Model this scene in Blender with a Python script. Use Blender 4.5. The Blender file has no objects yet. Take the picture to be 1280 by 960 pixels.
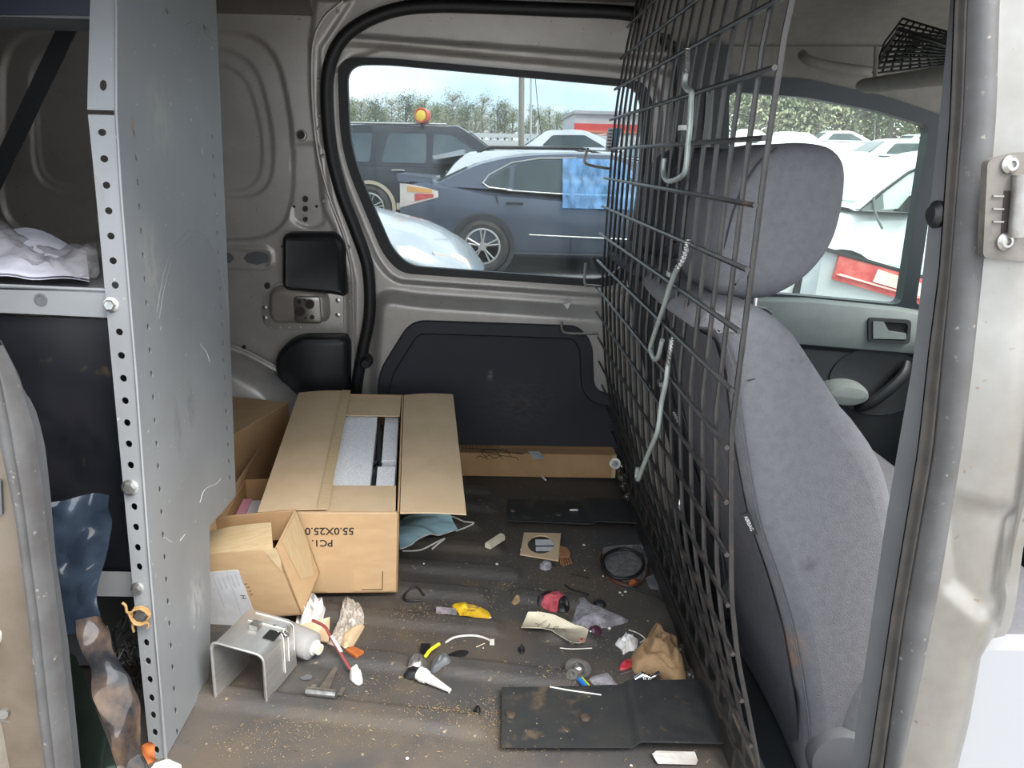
import bpy, bmesh, math, random
import numpy as np
from mathutils import Vector, Matrix, noise
from mathutils.geometry import tessellate_polygon
S = bpy.context.scene
random.seed(4)
R = math.radians
# ------------------------------------------------------------------ camera, sky, light, exposure
F = 1000.0; YAW = R(1.84); PITCH = R(15.76); ROLL = R(1.5)
_r0 = Vector((math.cos(YAW), -math.sin(YAW), 0))
_f0 = Vector((math.sin(YAW)*math.cos(PITCH), math.cos(YAW)*math.cos(PITCH), -math.sin(PITCH)))
_u0 = _r0.cross(_f0)
CR = math.cos(ROLL)*_r0 + math.sin(ROLL)*_u0
CU = math.cos(ROLL)*_u0 - math.sin(ROLL)*_r0
CAM = Vector((0, 0, 1.0))
cd = bpy.data.cameras.new('camera'); cam = bpy.data.objects.new('camera', cd); S.collection.objects.link(cam)
cd.sensor_width = 36; cd.lens = 36*F/1280; cd.clip_start = .02; cd.clip_end = 600
m = Matrix((CR, CU, -_f0)).transposed().to_4x4(); m.translation = CAM; cam.matrix_world = m
S.camera = cam
S.view_settings.view_transform = 'Standard'; S.view_settings.look = 'None'; S.view_settings.gamma = 1
S.view_settings.use_curve_mapping = False
S.view_settings.exposure = 2.1
w = bpy.data.worlds.new('overcast_sky'); S.world = w; w.use_nodes = True
nt = w.node_tree; nt.nodes.clear()
def N(t, k, **kw):
    n = t.nodes.new(k)
    for a, b in kw.items(): setattr(n, a, b)
    return n
tc = N(nt, 'ShaderNodeTexCoord'); mp = N(nt, 'ShaderNodeMapping'); mp.inputs['Scale'].default_value = (1.5, 1.5, 6)
nz = N(nt, 'ShaderNodeTexNoise'); nz.inputs['Scale'].default_value = 1.6; nz.inputs['Detail'].default_value = 6
rp = N(nt, 'ShaderNodeValToRGB'); rp.color_ramp.elements[0].position = .38; rp.color_ramp.elements[0].color = (.62, .78, .92, 1)
rp.color_ramp.elements[1].position = .56; rp.color_ramp.elements[1].color = (.96, .97, 1, 1)
bg = N(nt, 'ShaderNodeBackground'); bg.inputs['Strength'].default_value = .80; wo = N(nt, 'ShaderNodeOutputWorld')
nt.links.new(tc.outputs['Generated'], mp.inputs['Vector']); nt.links.new(mp.outputs[0], nz.inputs['Vector'])
nt.links.new(nz.outputs[0], rp.inputs[0]); nt.links.new(rp.outputs[0], bg.inputs[0]); nt.links.new(bg.outputs[0], wo.inputs[0])
sl = bpy.data.lights.new('sun', 'SUN'); sl.energy = 2.0; sl.angle = R(40); sl.color = (1, .96, .9)
so = bpy.data.objects.new('sun', sl); S.collection.objects.link(so)
so.rotation_euler = Vector((-.55, .55, -1.1)).to_track_quat('-Z', 'Y').to_euler()
so.location = (1, -3, 5)

# ------------------------------------------------------------------ helpers
def ray(px, py): return (float(px)-640)/F*CR - (float(py)-480)/F*CU + _f0
def onz(px, py, z=0.): d = ray(px, py); return CAM + d*((z-1)/d.z)
def ony(px, py, y): d = ray(px, py); return CAM + d*(y/d.y)
def onx(px, py, x): d = ray(px, py); return CAM + d*(x/d.x)
def V(*a): return Vector(a)
def lerp(a, b, t): return a + (b-a)*t
def interp(tab, x):
    return float(np.interp(x, [a for a, b in tab], [b for a, b in tab]))
def cr(pts, n=6, closed=False):
    P = [Vector(p) for p in pts]; out = []; k = len(P)
    rng = range(k) if closed else range(k-1)
    for i in rng:
        p1, p2 = P[i], P[(i+1) % k]
        p0 = P[(i-1) % k] if closed or i > 0 else p1*2-p2
        p3 = P[(i+2) % k] if closed or i < k-2 else p2*2-p1
        for j in range(n):
            t = j/n
            out.append(.5*((2*p1)+(p2-p0)*t+(2*p0-5*p1+4*p2-p3)*t*t+(3*p1-p0-3*p2+p3)*t**3))
    if not closed: out.append(P[-1])
    return out
def rnd(pts, r, n=5):
    P = [Vector(p) for p in pts]; out = []; k = len(P)
    for i in range(k):
        a, b, c = P[i-1], P[i], P[(i+1) % k]
        da, dc = (a-b), (c-b); q = min(r, da.length*.48, dc.length*.48)
        s, e = b+da.normalized()*q, b+dc.normalized()*q
        for j in range(n+1):
            t = j/n; out.append((1-t)**2*s+2*t*(1-t)*b+t*t*e)
    return out
class MB:
    def __init__(s): s.v = []; s.f = []; s.mi = []; s.cur = 0
    def add(s, vs, fs):
        o = len(s.v); s.v += [tuple(x) for x in vs]; s.f += [tuple(i+o for i in f) for f in fs]; s.mi += [s.cur]*len(fs); return s
    def hexa(s, c):   # 8 corners: bottom 4 ccw, top 4
        return s.add(c, [(3, 2, 1, 0), (4, 5, 6, 7), (0, 1, 5, 4), (1, 2, 6, 5), (2, 3, 7, 6), (3, 0, 4, 7)])
    def fbox(s, O, a, b, c):
        O, a, b, c = Vector(O), Vector(a), Vector(b), Vector(c)
        return s.hexa([O, O+a, O+a+b, O+b, O+c, O+a+c, O+a+b+c, O+b+c])
    def box(s, x0, x1, y0, y1, z0, z1): return s.fbox((x0, y0, z0), (x1-x0, 0, 0), (0, y1-y0, 0), (0, 0, z1-z0))
    def prism(s, loops, fn, h0, h1):
        loops = [[tuple(p)[:2] for p in l] for l in loops]
        flat = [p for l in loops for p in l]; k = len(flat)
        if len(loops) > 2:
            bm = bmesh.new(); ed = []
            for l in loops:
                q = [bm.verts.new((p[0]*10, p[1]*10, 0)) for p in l]; ed += [bm.edges.new((q[i-1], q[i])) for i in range(len(q))]
            bm.verts.index_update(); bmesh.ops.triangle_fill(bm, use_beauty=True, edges=ed, normal=(0, 0, 1))
            tr = [tuple(v.index for v in f.verts) for f in bm.faces]; bm.free()
        else: tr = tessellate_polygon([[Vector((p[0], p[1], 0)) for p in l] for l in loops])
        vs = [fn(p[0], p[1], h1) for p in flat]+[fn(p[0], p[1], h0) for p in flat]
        fs = [tuple(t) for t in tr]+[(t[2]+k, t[1]+k, t[0]+k) for t in tr]
        o = 0
        for l in loops:
            n = len(l)
            for i in range(n):
                j = (i+1) % n; fs.append((o+i, o+j, o+j+k, o+i+k))
            o += n
        return s.add(vs, fs)
    def grid(s, fn, n, m_, closeu=False):
        vs = [fn(i, j) for i in range(n) for j in range(m_)]
        fs = []
        for i in range(n if closeu else n-1):
            for j in range(m_-1):
                a, b = i*m_+j, ((i+1) % n)*m_+j; fs.append((a, b, b+1, a+1))
        return s.add(vs, fs)
    def tube(s, path, r, n=8, closed=False, flat=None):
        P = [Vector(p) for p in path]; k = len(P); prev = None; rings = []
        for i in range(k):
            t = (P[(i+1) % k]-P[i-1]) if closed else (P[min(i+1, k-1)]-P[max(i-1, 0)])
            if t.length < 1e-9: t = V(0, 0, 1)
            t.normalize()
            if prev is None:
                up = V(0, 0, 1) if abs(t.z) < .9 else V(1, 0, 0); nn = t.cross(up).normalized()
            else: nn = (prev-t*prev.dot(t)).normalized()
            prev = nn; bb = t.cross(nn); rr = r[i] if isinstance(r, (list, tuple)) else r
            rings.append([P[i]+nn*math.cos(6.28319*j/n)*rr+bb*math.sin(6.28319*j/n)*rr*(flat or 1) for j in range(n)])
        vs = [p for q in rings for p in q]; fs = []
        for i in range(k if closed else k-1):
            for j in range(n):
                a, b = i*n, ((i+1) % k)*n; j2 = (j+1) % n; fs.append((a+j, b+j, b+j2, a+j2))
        if not closed: fs += [tuple(range(n)), tuple((k-1)*n+j for j in reversed(range(n)))]
        return s.add(vs, fs)
    def lathe(s, O, axis, prof, n=20):
        O, ax = Vector(O), Vector(axis).normalized()
        u = ax.cross(V(0, 0, 1) if abs(ax.z) < .9 else V(1, 0, 0)).normalized(); v = ax.cross(u)
        vs = [O+ax*h+(u*math.cos(6.28319*j/n)+v*math.sin(6.28319*j/n))*r for r, h in prof for j in range(n)]
        fs = [(i*n+j, i*n+(j+1) % n, (i+1)*n+(j+1) % n, (i+1)*n+j) for i in range(len(prof)-1) for j in range(n)]
        fs += [tuple(reversed(range(n))), tuple((len(prof)-1)*n+j for j in range(n))]
        return s.add(vs, fs)
    def pillow(s, poly, fn, prof, back=None, ridge=None):
        # rings of an outline: prof = [(inset, height)...]; outline wound either way
        P = np.array([tuple(p)[:2] for p in poly]); n = len(P)
        ar = .5*np.sum(P[:, 0]*np.roll(P[:, 1], -1)-np.roll(P[:, 0], -1)*P[:, 1])
        if ar < 0: P = P[::-1].copy()
        e = np.roll(P, -1, 0)-np.roll(P, 1, 0); e /= np.linalg.norm(e, axis=1)[:, None]+1e-9
        nn = np.stack([-e[:, 1], e[:, 0]], 1)
        vs = []; fs = []
        for d, h in prof:
            q = P+nn*d
            vs += [fn(float(a), float(b), h) for a, b in q]
        for i in range(len(prof)-1):
            for j in range(n):
                k = (j+1) % n; fs.append((i*n+j, i*n+k, (i+1)*n+k, (i+1)*n+j))
        o = (len(prof)-1)*n
        q = P+nn*prof[-1][0]
        for t in tessellate_polygon([[Vector((a, b, 0)) for a, b in q]]): fs.append(tuple(o+i for i in t))
        return s.add(vs, fs)
    def build(s, name, mat, parent=None, smooth=False, **tags):
        me = bpy.data.meshes.new(name)
        off = V(0, 0, 0); p = parent
        while p is not None: off += p.location; p = p.parent
        me.from_pydata([(a-off.x, b-off.y, c-off.z) for a, b, c in s.v], [], s.f)
        for mm in (mat if isinstance(mat, (list, tuple)) else [mat]): me.materials.append(mm)
        if any(s.mi): me.polygons.foreach_set('material_index', s.mi)
        if smooth:
            me.polygons.foreach_set('use_smooth', [True]*len(s.f))
            if smooth != 'all':
                try: me.set_sharp_from_angle(angle=R(smooth if smooth is not True else 40))
                except Exception: pass
        o = bpy.data.objects.new(name, me); S.collection.objects.link(o)
        if parent is not None: o.parent = parent
        for k, v in tags.items():
            if v is not None: o[k] = v
        me.validate()
        return o
def thing(name, label, cat, loc=(0, 0, 0), group=None):
    o = bpy.data.objects.new(name, None); S.collection.objects.link(o); o.location = loc; o.empty_display_size = .05
    o['label'] = label; o['category'] = cat
    if group: o['group'] = group
    return o
def tag(o, label, cat, group=None):
    o['label'] = label; o['category'] = cat
    if group: o['group'] = group
    return o
def struct(o): o['kind'] = 'structure'; return o
def copy_tree(o, loc=None, rot=None, label=None, parent=None):
    c = o.copy(); S.collection.objects.link(c)
    if parent is not None: c.parent = parent
    if loc is not None: c.location = loc
    if rot is not None: c.rotation_euler = (0, 0, rot)
    if label: c['label'] = label
    for ch in list(o.children): copy_tree(ch, parent=c)
    return c
def text_mb(string, size, M, depth=.0003, bold=0):
    cu = bpy.data.curves.new('lettering', 'FONT'); cu.body = string; cu.size = size; cu.resolution_u = 3
    cu.align_x = 'CENTER'; cu.align_y = 'CENTER'; cu.extrude = depth; cu.offset = bold
    to = bpy.data.objects.new('lettering', cu); S.collection.objects.link(to)
    dg = bpy.context.evaluated_depsgraph_get(); me = to.evaluated_get(dg).to_mesh()
    b = MB(); b.add([M @ v.co for v in me.vertices], [tuple(p.vertices) for p in me.polygons])
    to.evaluated_get(dg).to_mesh_clear(); bpy.data.objects.remove(to); bpy.data.curves.remove(cu)
    return b
def frame(O, ex, ey):
    ex = Vector(ex).normalized(); ez = ex.cross(Vector(ey)).normalized(); ey = ez.cross(ex)
    m_ = Matrix((ex, ey, ez)).transposed().to_4x4(); m_.translation = Vector(O); return m_
def nz3(p, s, seed=0): return noise.noise(Vector((p[0]*s+seed*7.3, p[1]*s+seed*3.1, p[2]*s-seed*5.7)))
# ------------------------------------------------------------------ materials
def mat(name, c1, c2=None, scale=8, lo=.4, hi=.62, rough=.5, metal=0, bump=0, bscale=60, detail=5, alpha=1, trans=0, spec=.5, stretch=None, rough2=None, extra=None, coat=0):
    m_ = bpy.data.materials.new(name); m_.use_nodes = True; t = m_.node_tree; b = t.nodes['Principled BSDF']
    b.inputs['Roughness'].default_value = rough; b.inputs['Metallic'].default_value = metal
    b.inputs['Specular IOR Level'].default_value = spec; b.inputs['Alpha'].default_value = alpha
    b.inputs['Transmission Weight'].default_value = trans; b.inputs['Coat Weight'].default_value = coat
    b.inputs['Base Color'].default_value = (*c1, 1)
    co = N(t, 'ShaderNodeTexCoord'); out = co.outputs['Object']
    if stretch:
        g = N(t, 'ShaderNodeMapping'); g.inputs['Scale'].default_value = stretch; t.links.new(out, g.inputs[0]); out = g.outputs[0]
    if c2:
        n = N(t, 'ShaderNodeTexNoise'); n.inputs['Scale'].default_value = scale; n.inputs['Detail'].default_value = detail; n.inputs['Roughness'].default_value = .62
        r = N(t, 'ShaderNodeValToRGB'); r.color_ramp.elements[0].position = lo; r.color_ramp.elements[1].position = hi
        r.color_ramp.elements[0].color = (*c1, 1); r.color_ramp.elements[1].color = (*c2, 1)
        t.links.new(out, n.inputs['Vector']); t.links.new(n.outputs[0], r.inputs[0])
        src = r.outputs[0]
        for e in (extra or []):      # (scale, lo, hi, colour): another layer of flecks or stains
            n2 = N(t, 'ShaderNodeTexNoise'); n2.inputs['Scale'].default_value = e[0]; n2.inputs['Detail'].default_value = 6
            r2 = N(t, 'ShaderNodeValToRGB'); r2.color_ramp.elements[0].position = e[1]; r2.color_ramp.elements[1].position = e[2]
            mx = N(t, 'ShaderNodeMix', data_type='RGBA'); mx.inputs[7].default_value = (*e[3], 1)
            t.links.new(out, n2.inputs['Vector']); t.links.new(n2.outputs[0], r2.inputs[0]); t.links.new(r2.outputs[0], mx.inputs[0]); t.links.new(src, mx.inputs[6]); src = mx.outputs[2]
        t.links.new(src, b.inputs['Base Color'])
        if rough2 is not None:
            mr = N(t, 'ShaderNodeMapRange'); mr.inputs[1].default_value = lo; mr.inputs[2].default_value = hi; mr.inputs[3].default_value = rough; mr.inputs[4].default_value = rough2
            t.links.new(n.outputs[0], mr.inputs[0]); t.links.new(mr.outputs[0], b.inputs['Roughness'])
    if bump:
        n3 = N(t, 'ShaderNodeTexNoise'); n3.inputs['Scale'].default_value = bscale; n3.inputs['Detail'].default_value = 3
        bp = N(t, 'ShaderNodeBump'); bp.inputs['Strength'].default_value = bump; bp.inputs['Distance'].default_value = .004
        t.links.new(out, n3.inputs['Vector']); t.links.new(n3.outputs[0], bp.inputs['Height']); t.links.new(bp.outputs[0], b.inputs['Normal'])
    return m_
def stain(m_, spots):    # spots: (point, radius, colour) soft-edged marks that stay put
    t = m_.node_tree; b = t.nodes['Principled BSDF']; ge = N(t, 'ShaderNodeNewGeometry'); tn = N(t, 'ShaderNodeTexNoise'); tn.inputs['Scale'].default_value = 40
    src = b.inputs['Base Color'].links[0].from_socket if b.inputs['Base Color'].links else None
    for p, r, c, k in spots:
        vm = N(t, 'ShaderNodeVectorMath', operation='SUBTRACT'); vm.inputs[1].default_value = p; t.links.new(ge.outputs['Position'], vm.inputs[0])
        vs = N(t, 'ShaderNodeVectorMath', operation='DIVIDE'); vs.inputs[1].default_value = r; t.links.new(vm.outputs[0], vs.inputs[0])
        ln = N(t, 'ShaderNodeVectorMath', operation='LENGTH'); t.links.new(vs.outputs[0], ln.inputs[0])
        mr = N(t, 'ShaderNodeMapRange'); mr.inputs[1].default_value = 1; mr.inputs[2].default_value = .2; mr.inputs[3].default_value = 0; mr.inputs[4].default_value = k
        t.links.new(ln.outputs['Value'], mr.inputs[0])
        mu = N(t, 'ShaderNodeMath', operation='MULTIPLY'); t.links.new(mr.outputs[0], mu.inputs[0])
        m2 = N(t, 'ShaderNodeMapRange'); m2.inputs[1].default_value = .35; m2.inputs[2].default_value = .6; t.links.new(tn.outputs[0], m2.inputs[0]); t.links.new(m2.outputs[0], mu.inputs[1])
        mx = N(t, 'ShaderNodeMix', data_type='RGBA'); mx.inputs[7].default_value = (*c, 1); t.links.new(mu.outputs[0], mx.inputs[0])
        if src: t.links.new(src, mx.inputs[6])
        else: mx.inputs[6].default_value = b.inputs['Base Color'].default_value
        src = mx.outputs[2]
    t.links.new(src, b.inputs['Base Color'])
def glassmat(name, tint, gloss=.08, dust=.06, dcol=(.7, .72, .72), scale=6, stretch=None, rough=.03):
    m_ = bpy.data.materials.new(name); m_.use_nodes = True; t = m_.node_tree; t.nodes.clear()
    tr = N(t, 'ShaderNodeBsdfTransparent'); tr.inputs[0].default_value = (*tint, 1)
    gl = N(t, 'ShaderNodeBsdfGlossy'); gl.inputs['Roughness'].default_value = rough
    df = N(t, 'ShaderNodeBsdfDiffuse'); df.inputs[0].default_value = (*dcol, 1)
    co = N(t, 'ShaderNodeTexCoord'); n = N(t, 'ShaderNodeTexNoise'); n.inputs['Scale'].default_value = scale; n.inputs['Detail'].default_value = 8
    mg = N(t, 'ShaderNodeMapping'); mg.inputs['Scale'].default_value = stretch or (1, 1, 1)
    mr = N(t, 'ShaderNodeMapRange'); mr.inputs[1].default_value = .4; mr.inputs[2].default_value = .75; mr.inputs[3].default_value = dust*.3; mr.inputs[4].default_value = dust
    a = N(t, 'ShaderNodeMixShader'); b = N(t, 'ShaderNodeMixShader'); lw = N(t, 'ShaderNodeLayerWeight'); fr = N(t, 'ShaderNodeMapRange'); fr.inputs[1].default_value = .35; fr.inputs[2].default_value = 1; fr.inputs[3].default_value = gloss; fr.inputs[4].default_value = .5; t.links.new(lw.outputs['Facing'], fr.inputs[0])
    o = N(t, 'ShaderNodeOutputMaterial')
    t.links.new(co.outputs['Object'], mg.inputs[0]); t.links.new(mg.outputs[0], n.inputs['Vector']); t.links.new(n.outputs[0], mr.inputs[0])
    t.links.new(mr.outputs[0], a.inputs[0]); t.links.new(tr.outputs[0], a.inputs[1]); t.links.new(df.outputs[0], a.inputs[2])
    t.links.new(fr.outputs[0], b.inputs[0]); t.links.new(a.outputs[0], b.inputs[1]); t.links.new(gl.outputs[0], b.inputs[2]); t.links.new(b.outputs[0], o.inputs[0])
    return m_
M = {}
M['silver'] = mat('champagne_paint', (0.4048, 0.3784, 0.352), (0.352, 0.3256, 0.2992), 5, rough=.38, metal=.35, extra=[(120, .68, .72, (.2, .17, .14))])
M['silver_dirty'] = mat('dusty_silver_paint', (0.3872, 0.3608, 0.3256), (0.2904, 0.2552, 0.22), 6, rough=.4, metal=.35, extra=[(60, .66, .74, (.16, .12, .09))])
M['jamb_metal'] = mat('jamb_paint', (0.3096, 0.2988, 0.2808), (0.2448, 0.2268, 0.2016), 5, rough=.34, metal=.8, extra=[(70, .68, .74, (.2, .15, .1))])
M['tan_metal'] = mat('dusty_tan_paint', (0.1581, 0.1291, 0.1001), (0.1159, 0.08959, 0.06584), 7, rough=.55, metal=.2)
M['grey_steel'] = mat('shelf_grey_paint', (0.2345, 0.245, 0.2555), (0.203, 0.21, 0.217), 3, rough=.48, metal=.15, extra=[(14, .68, .8, (.2, .2, .2)), (90, .7, .75, (.45, .45, .45))])
M['dark_steel'] = mat('dark_grey_steel', (.11, .115, .125), (.08, .085, .09), 5, rough=.5)  # plain dark grey for trays, slots and metal scraps
M['black_panel'] = mat('black_hardboard', (0.0048, 0.0056, 0.008), (0.0112, 0.0112, 0.0144), 9, rough=.33, extra=[(25, .68, .78, (.05, .035, .022))])
M['rubber'] = mat('black_rubber', (0.004092, 0.004464, 0.005208), (0.006696, 0.006696, 0.00744), 20, rough=.55)
M['grey_rubber'] = mat('grey_weatherstrip', (0.06854, 0.06756, 0.06854), (0.05141, 0.04896, 0.04896), 14, rough=.6, extra=[(90, .66, .74, (.2, .18, .15))])
M['brown_seal'] = mat('dusty_brown_seal', (0.0416, 0.0352, 0.02944), (0.0256, 0.02304, 0.02112), 20, rough=.75)
M['trim_grey'] = mat('blue_grey_trim', (0.06525, 0.0674, 0.07395), (0.05437, 0.05655, 0.0609), 12, rough=.6)
M['card'] = mat('door_card_plastic', (0.0204, 0.0204, 0.0272), (0.01632, 0.01632, 0.02176), 7, rough=.62, bump=.25, bscale=900, extra=[(30, .72, .78, (.07, .06, .05))])
M['black_plastic'] = mat('black_plastic', (0.008064, 0.008568, 0.01008), (0.0121, 0.0126, 0.01411), 18, rough=.42)
M['glass'] = glassmat('dusty_window_glass', (.60, .64, .65), .012, .075, scale=7, stretch=(2, 1, .6))
M['clear'] = glassmat('clear_glass', (.80, .86, .83), .02, .05)
M['chrome'] = mat('chrome', (0.75, 0.75, 0.76), rough=.18, metal=1)
M['zinc'] = mat('zinc_bolt', (.45, .45, .43), (.30, .29, .27), 60, rough=.3, metal=.9)
M['wire'] = mat('black_coated_wire', (0.01404, 0.01296, 0.01296), (0.0243, 0.0216, 0.02052), 30, rough=.42, extra=[(28, .66, .74, (.10, .042, .02))])
M['fabric'] = mat('grey_seat_fabric', (0.1748, 0.1739, 0.1888), (0.1562, 0.1553, 0.1693), 60, rough=.9, bump=.5, bscale=420, spec=.2)
M['fabric_dark'] = mat('seam_and_shaded_fabric', (0.05, 0.05, 0.058), (0.042, 0.042, 0.048), 50, rough=.85, bump=.3, bscale=420, spec=.2)
M['cardboard'] = mat('cardboard', (0.5405, 0.3622, 0.2012), (0.4945, 0.3277, 0.1782), 14, rough=.8, stretch=(1, 1, 3), spec=.2, extra=[(6, .62, .8, (.36, .235, .125))])
M['cardboard_pale'] = mat('pale_cardboard', (0.59, 0.4425, 0.2891), (0.5428, 0.4012, 0.2537), 12, rough=.8, spec=.2)
M['cardboard_dark'] = mat('brown_cardboard', (0.4032, 0.2464, 0.1232), (0.3472, 0.2072, 0.1008), 9, rough=.8, spec=.2)
M['tape'] = mat('packing_tape', (.56, .43, .26), (.5, .36, .2), 30, rough=.28, stretch=(1, 6, 1))
M['ink'] = mat('black_ink', (.02, .015, .012), rough=.7)
M['pencil'] = mat('pencil_ink', (.12, .11, .10), rough=.7)
M['foam'] = mat('white_foam', (0.9, 0.9, 0.92), (0.7, 0.71, 0.75), 220, rough=.85, bump=.35, bscale=260)
M['paper'] = mat('white_paper', (0.6375, 0.6375, 0.646), (0.561, 0.561, 0.578), 25, rough=.8)
M['cream'] = mat('cream_card', (.72, .66, .50), (.64, .57, .42), 25, rough=.75, extra=[(60, .68, .75, (.4, .32, .22))])
M['tissue'] = mat('white_tissue', (0.697, 0.68, 0.663), (0.595, 0.5695, 0.544), 40, rough=.9)
M['white_plastic'] = mat('white_plastic', (0.68, 0.663, 0.6205), (0.595, 0.5695, 0.51), 40, rough=.45)
M['yellow'] = mat('yellow_plastic', (.75, .49, .03), (.65, .4, .02), 30, rough=.4)
M['lime'] = mat('lime_yellow_plastic', (.65, .62, .03), rough=.4)
M['red'] = mat('red_plastic', (.42, .035, .05), (.3, .02, .03), 40, rough=.35)
M['pinkred'] = mat('red_printed_foil', (.50, .10, .12), (.3, .04, .06), 90, rough=.3)
M['orange'] = mat('orange_plastic', (.44, .13, .035), (.33, .09, .025), 60, rough=.4)
M['comb'] = mat('tan_plastic', (.38, .17, .07), (.3, .13, .055), 60, rough=.45)
M['mask'] = mat('blue_mask_fabric', (.36, .55, .60), (.29, .47, .53), 30, rough=.85, stretch=(1, 8, 1))
M['rag'] = mat('brown_rag', (.30, .19, .10), (.23, .14, .07), 30, rough=.95, bump=.4, bscale=200)
M['alu'] = mat('brushed_aluminium', (.66, .65, .63), (.58, .56, .54), 12, rough=.34, metal=.85, stretch=(1, 1, 12))
M['dull_steel'] = mat('dull_steel', (0.288, 0.279, 0.27), (0.216, 0.198, 0.18), 40, rough=.4, metal=.7)
M['bag'] = glassmat('clear_polythene', (.93, .93, .94), .05, .8, (.52, .49, .53), 40, rough=.22)
M['bag_light'] = glassmat('thin_polythene', (.92, .92, .93), .07, .40, (.5, .48, .5), 50, rough=.15)
M['film_blue'] = mat('antistatic_film', (.012, .019, .032), (.035, .05, .075), 8, rough=.2, metal=.35, coat=1)
M['film_dark'] = mat('dark_film', (.035, .055, .045), (.06, .085, .07), 8, rough=.12, metal=.9)
M['bubble'] = mat('bubble_wrap', (.5, .45, .4), (.32, .28, .24), 160, rough=.2, lo=.45, hi=.55, bump=.6, bscale=140)
M['rubber_mat'] = mat('rubber_mat', (0.0144, 0.0153, 0.0162), (0.0234, 0.0225, 0.0216), 14, rough=.55, extra=[(20, .6, .72, (.075, .055, .035)), (160, .7, .74, (.25, .2, .14))])
M['twine'] = mat('jute_twine', (.36, .22, .09), (.28, .16, .06), 60, rough=.95)
M['hook'] = mat('pale_coated_steel', (0.357, 0.3995, 0.374), (0.306, 0.3485, 0.323), 40, rough=.38, metal=.25)
M['headliner'] = mat('beige_headliner', (0.2106, 0.1989, 0.1755), (0.1911, 0.1794, 0.156), 30, rough=.95, bump=.2, bscale=400)
M['rear_liner'] = mat('brown_grey_liner', (0.112, 0.098, 0.0875), (0.0945, 0.084, 0.0735), 10, rough=.8)
M['door_trim'] = mat('grey_green_trim', (0.17, 0.1997, 0.1913), (0.153, 0.1785, 0.17), 20, rough=.55)
M['door_low'] = mat('charcoal_trim', (0.028, 0.032, 0.0352), (0.024, 0.0264, 0.0288), 20, rough=.6)
M['blue_tag'] = mat('blue_card', (.03, .24, .45), rough=.5)
M['sawdust'] = mat('sawdust', (0.31, 0.2232, 0.124), (0.2108, 0.1364, 0.0682), 50, rough=.95)
# ------------------------------------------------------------------ the van's shell
def fwt(px, py):                                  # photo pixel -> (x, z) on the far side's plane
    d = ray(px, py); t = 2.455/(d.y+.09*d.z); p = CAM+d*t; return (p.x, p.z)
def fw(x, z, h=0.): return V(x, 2.545-.09*z-h, z)
def FP(pts): return [fwt(*p) for p in pts]
def FW(px, py, h=0.): return fw(*fwt(px, py), h)
def sdf(poly, X, Z):                              # signed distance, positive inside
    P = np.array([tuple(p)[:2] for p in poly]); d = np.full(X.shape, 1e9); ins = np.zeros(X.shape, bool)
    for i in range(len(P)):
        a, b = P[i-1], P[i]; e = b-a; L = e@e+1e-12
        t = np.clip(((X-a[0])*e[0]+(Z-a[1])*e[1])/L, 0, 1)
        d = np.minimum(d, np.hypot(X-a[0]-t*e[0], Z-a[1]-t*e[1]))
        c = ((a[1] > Z) != (b[1] > Z)); xx = a[0]+(Z-a[1])/(b[1]-a[1]+1e-12)*e[0]
        ins ^= c & (X < xx)
    return np.where(ins, d, -d)
def hf(name, xr, zr, st, feats, keep, holes, m_, fn=fw, parent=None, und=.0):
    xs = np.arange(xr[0], xr[1]+st, st); zs = np.arange(zr[0], zr[1]+st, st); X, Z = np.meshgrid(xs, zs, indexing='ij')
    H = np.zeros(X.shape)
    for poly, h, w_ in feats:
        s = sdf(poly, X, Z); t = np.clip(s/w_+.5, 0, 1); H += h*(t*t*(3-2*t))
    if und: H += und*np.sin(X*7+Z*5)*np.cos(Z*9-X*3)
    ok = np.ones(X.shape, bool)
    for p in keep: ok &= sdf(p, X, Z) > -st
    for p in holes: ok &= sdf(p, X, Z) < 0
    b = MB(); nx, nzz = X.shape; idx = -np.ones(X.shape, int); cellok = ok[:-1, :-1] & ok[1:, :-1] & ok[1:, 1:] & ok[:-1, 1:]
    used = np.zeros(X.shape, bool)
    for di in (0, 1):
        for dj in (0, 1): used[di:nx-1+di, dj:nzz-1+dj] |= cellok
    idx[used] = np.arange(used.sum())
    b.v = [tuple(fn(x, z, h)) for x, z, h in zip(X[used], Z[used], H[used])]
    I, J = np.nonzero(cellok)
    b.f = [(idx[i, j], idx[i+1, j], idx[i+1, j+1], idx[i, j+1]) for i, j in zip(I, J)]; b.mi = [0]*len(b.f)
    return b.build(name, m_, parent, smooth='all')
# --- floor liner with its moulded ribs
RIBS = [(1.232, -.75, .015), (1.40, -.10, .20), (1.395, -.75, -.14), (1.555, -.75, .05), (1.69, -.75, .02), (1.80, -.3, .10), (1.925, -.75, .06), (2.06, -.6, .0), (2.19, -.6, .035), (2.31, -.6, .03), (1.56, .12, .26), (1.70, .06, .25)]
def floor_z(x, y):
    h = .0025*math.sin(x*9+y*4)*math.cos(y*7-x*3)
    for y0, xa, xb in RIBS:
        d = abs(y-(y0-.17*x)); k = min(1, max(0, (.034-d)/.016)); e = min(1, max(0, min(x-xa, xb-x)/.03))
        k = k*k*(3-2*k); e = e*e*(3-2*e); h += .0125*k*e
    return h
M['floor'] = mat('worn_floor_liner', (.052, .049, .048), (.084, .066, .049), 3.2, .42, .62, rough=.55, bump=.35, bscale=420, rough2=.85,
                 extra=[(9, .58, .72, (.092, .069, .048)), (2.0, .58, .75, (.062, .062, .068)), (70, .68, .72, (.24, .18, .11)), (38, .70, .74, (.03, .028, .027))])
b = MB(); xs = [-1.4+.0085*i for i in range(222)]; ys = [.93+.0085*j for j in range(194)]
b.grid(lambda i, j: (xs[i], ys[j], floor_z(xs[i], ys[j])), len(xs), len(ys))
b.box(-1.4, .49, .90, .932, -.12, .002)
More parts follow.
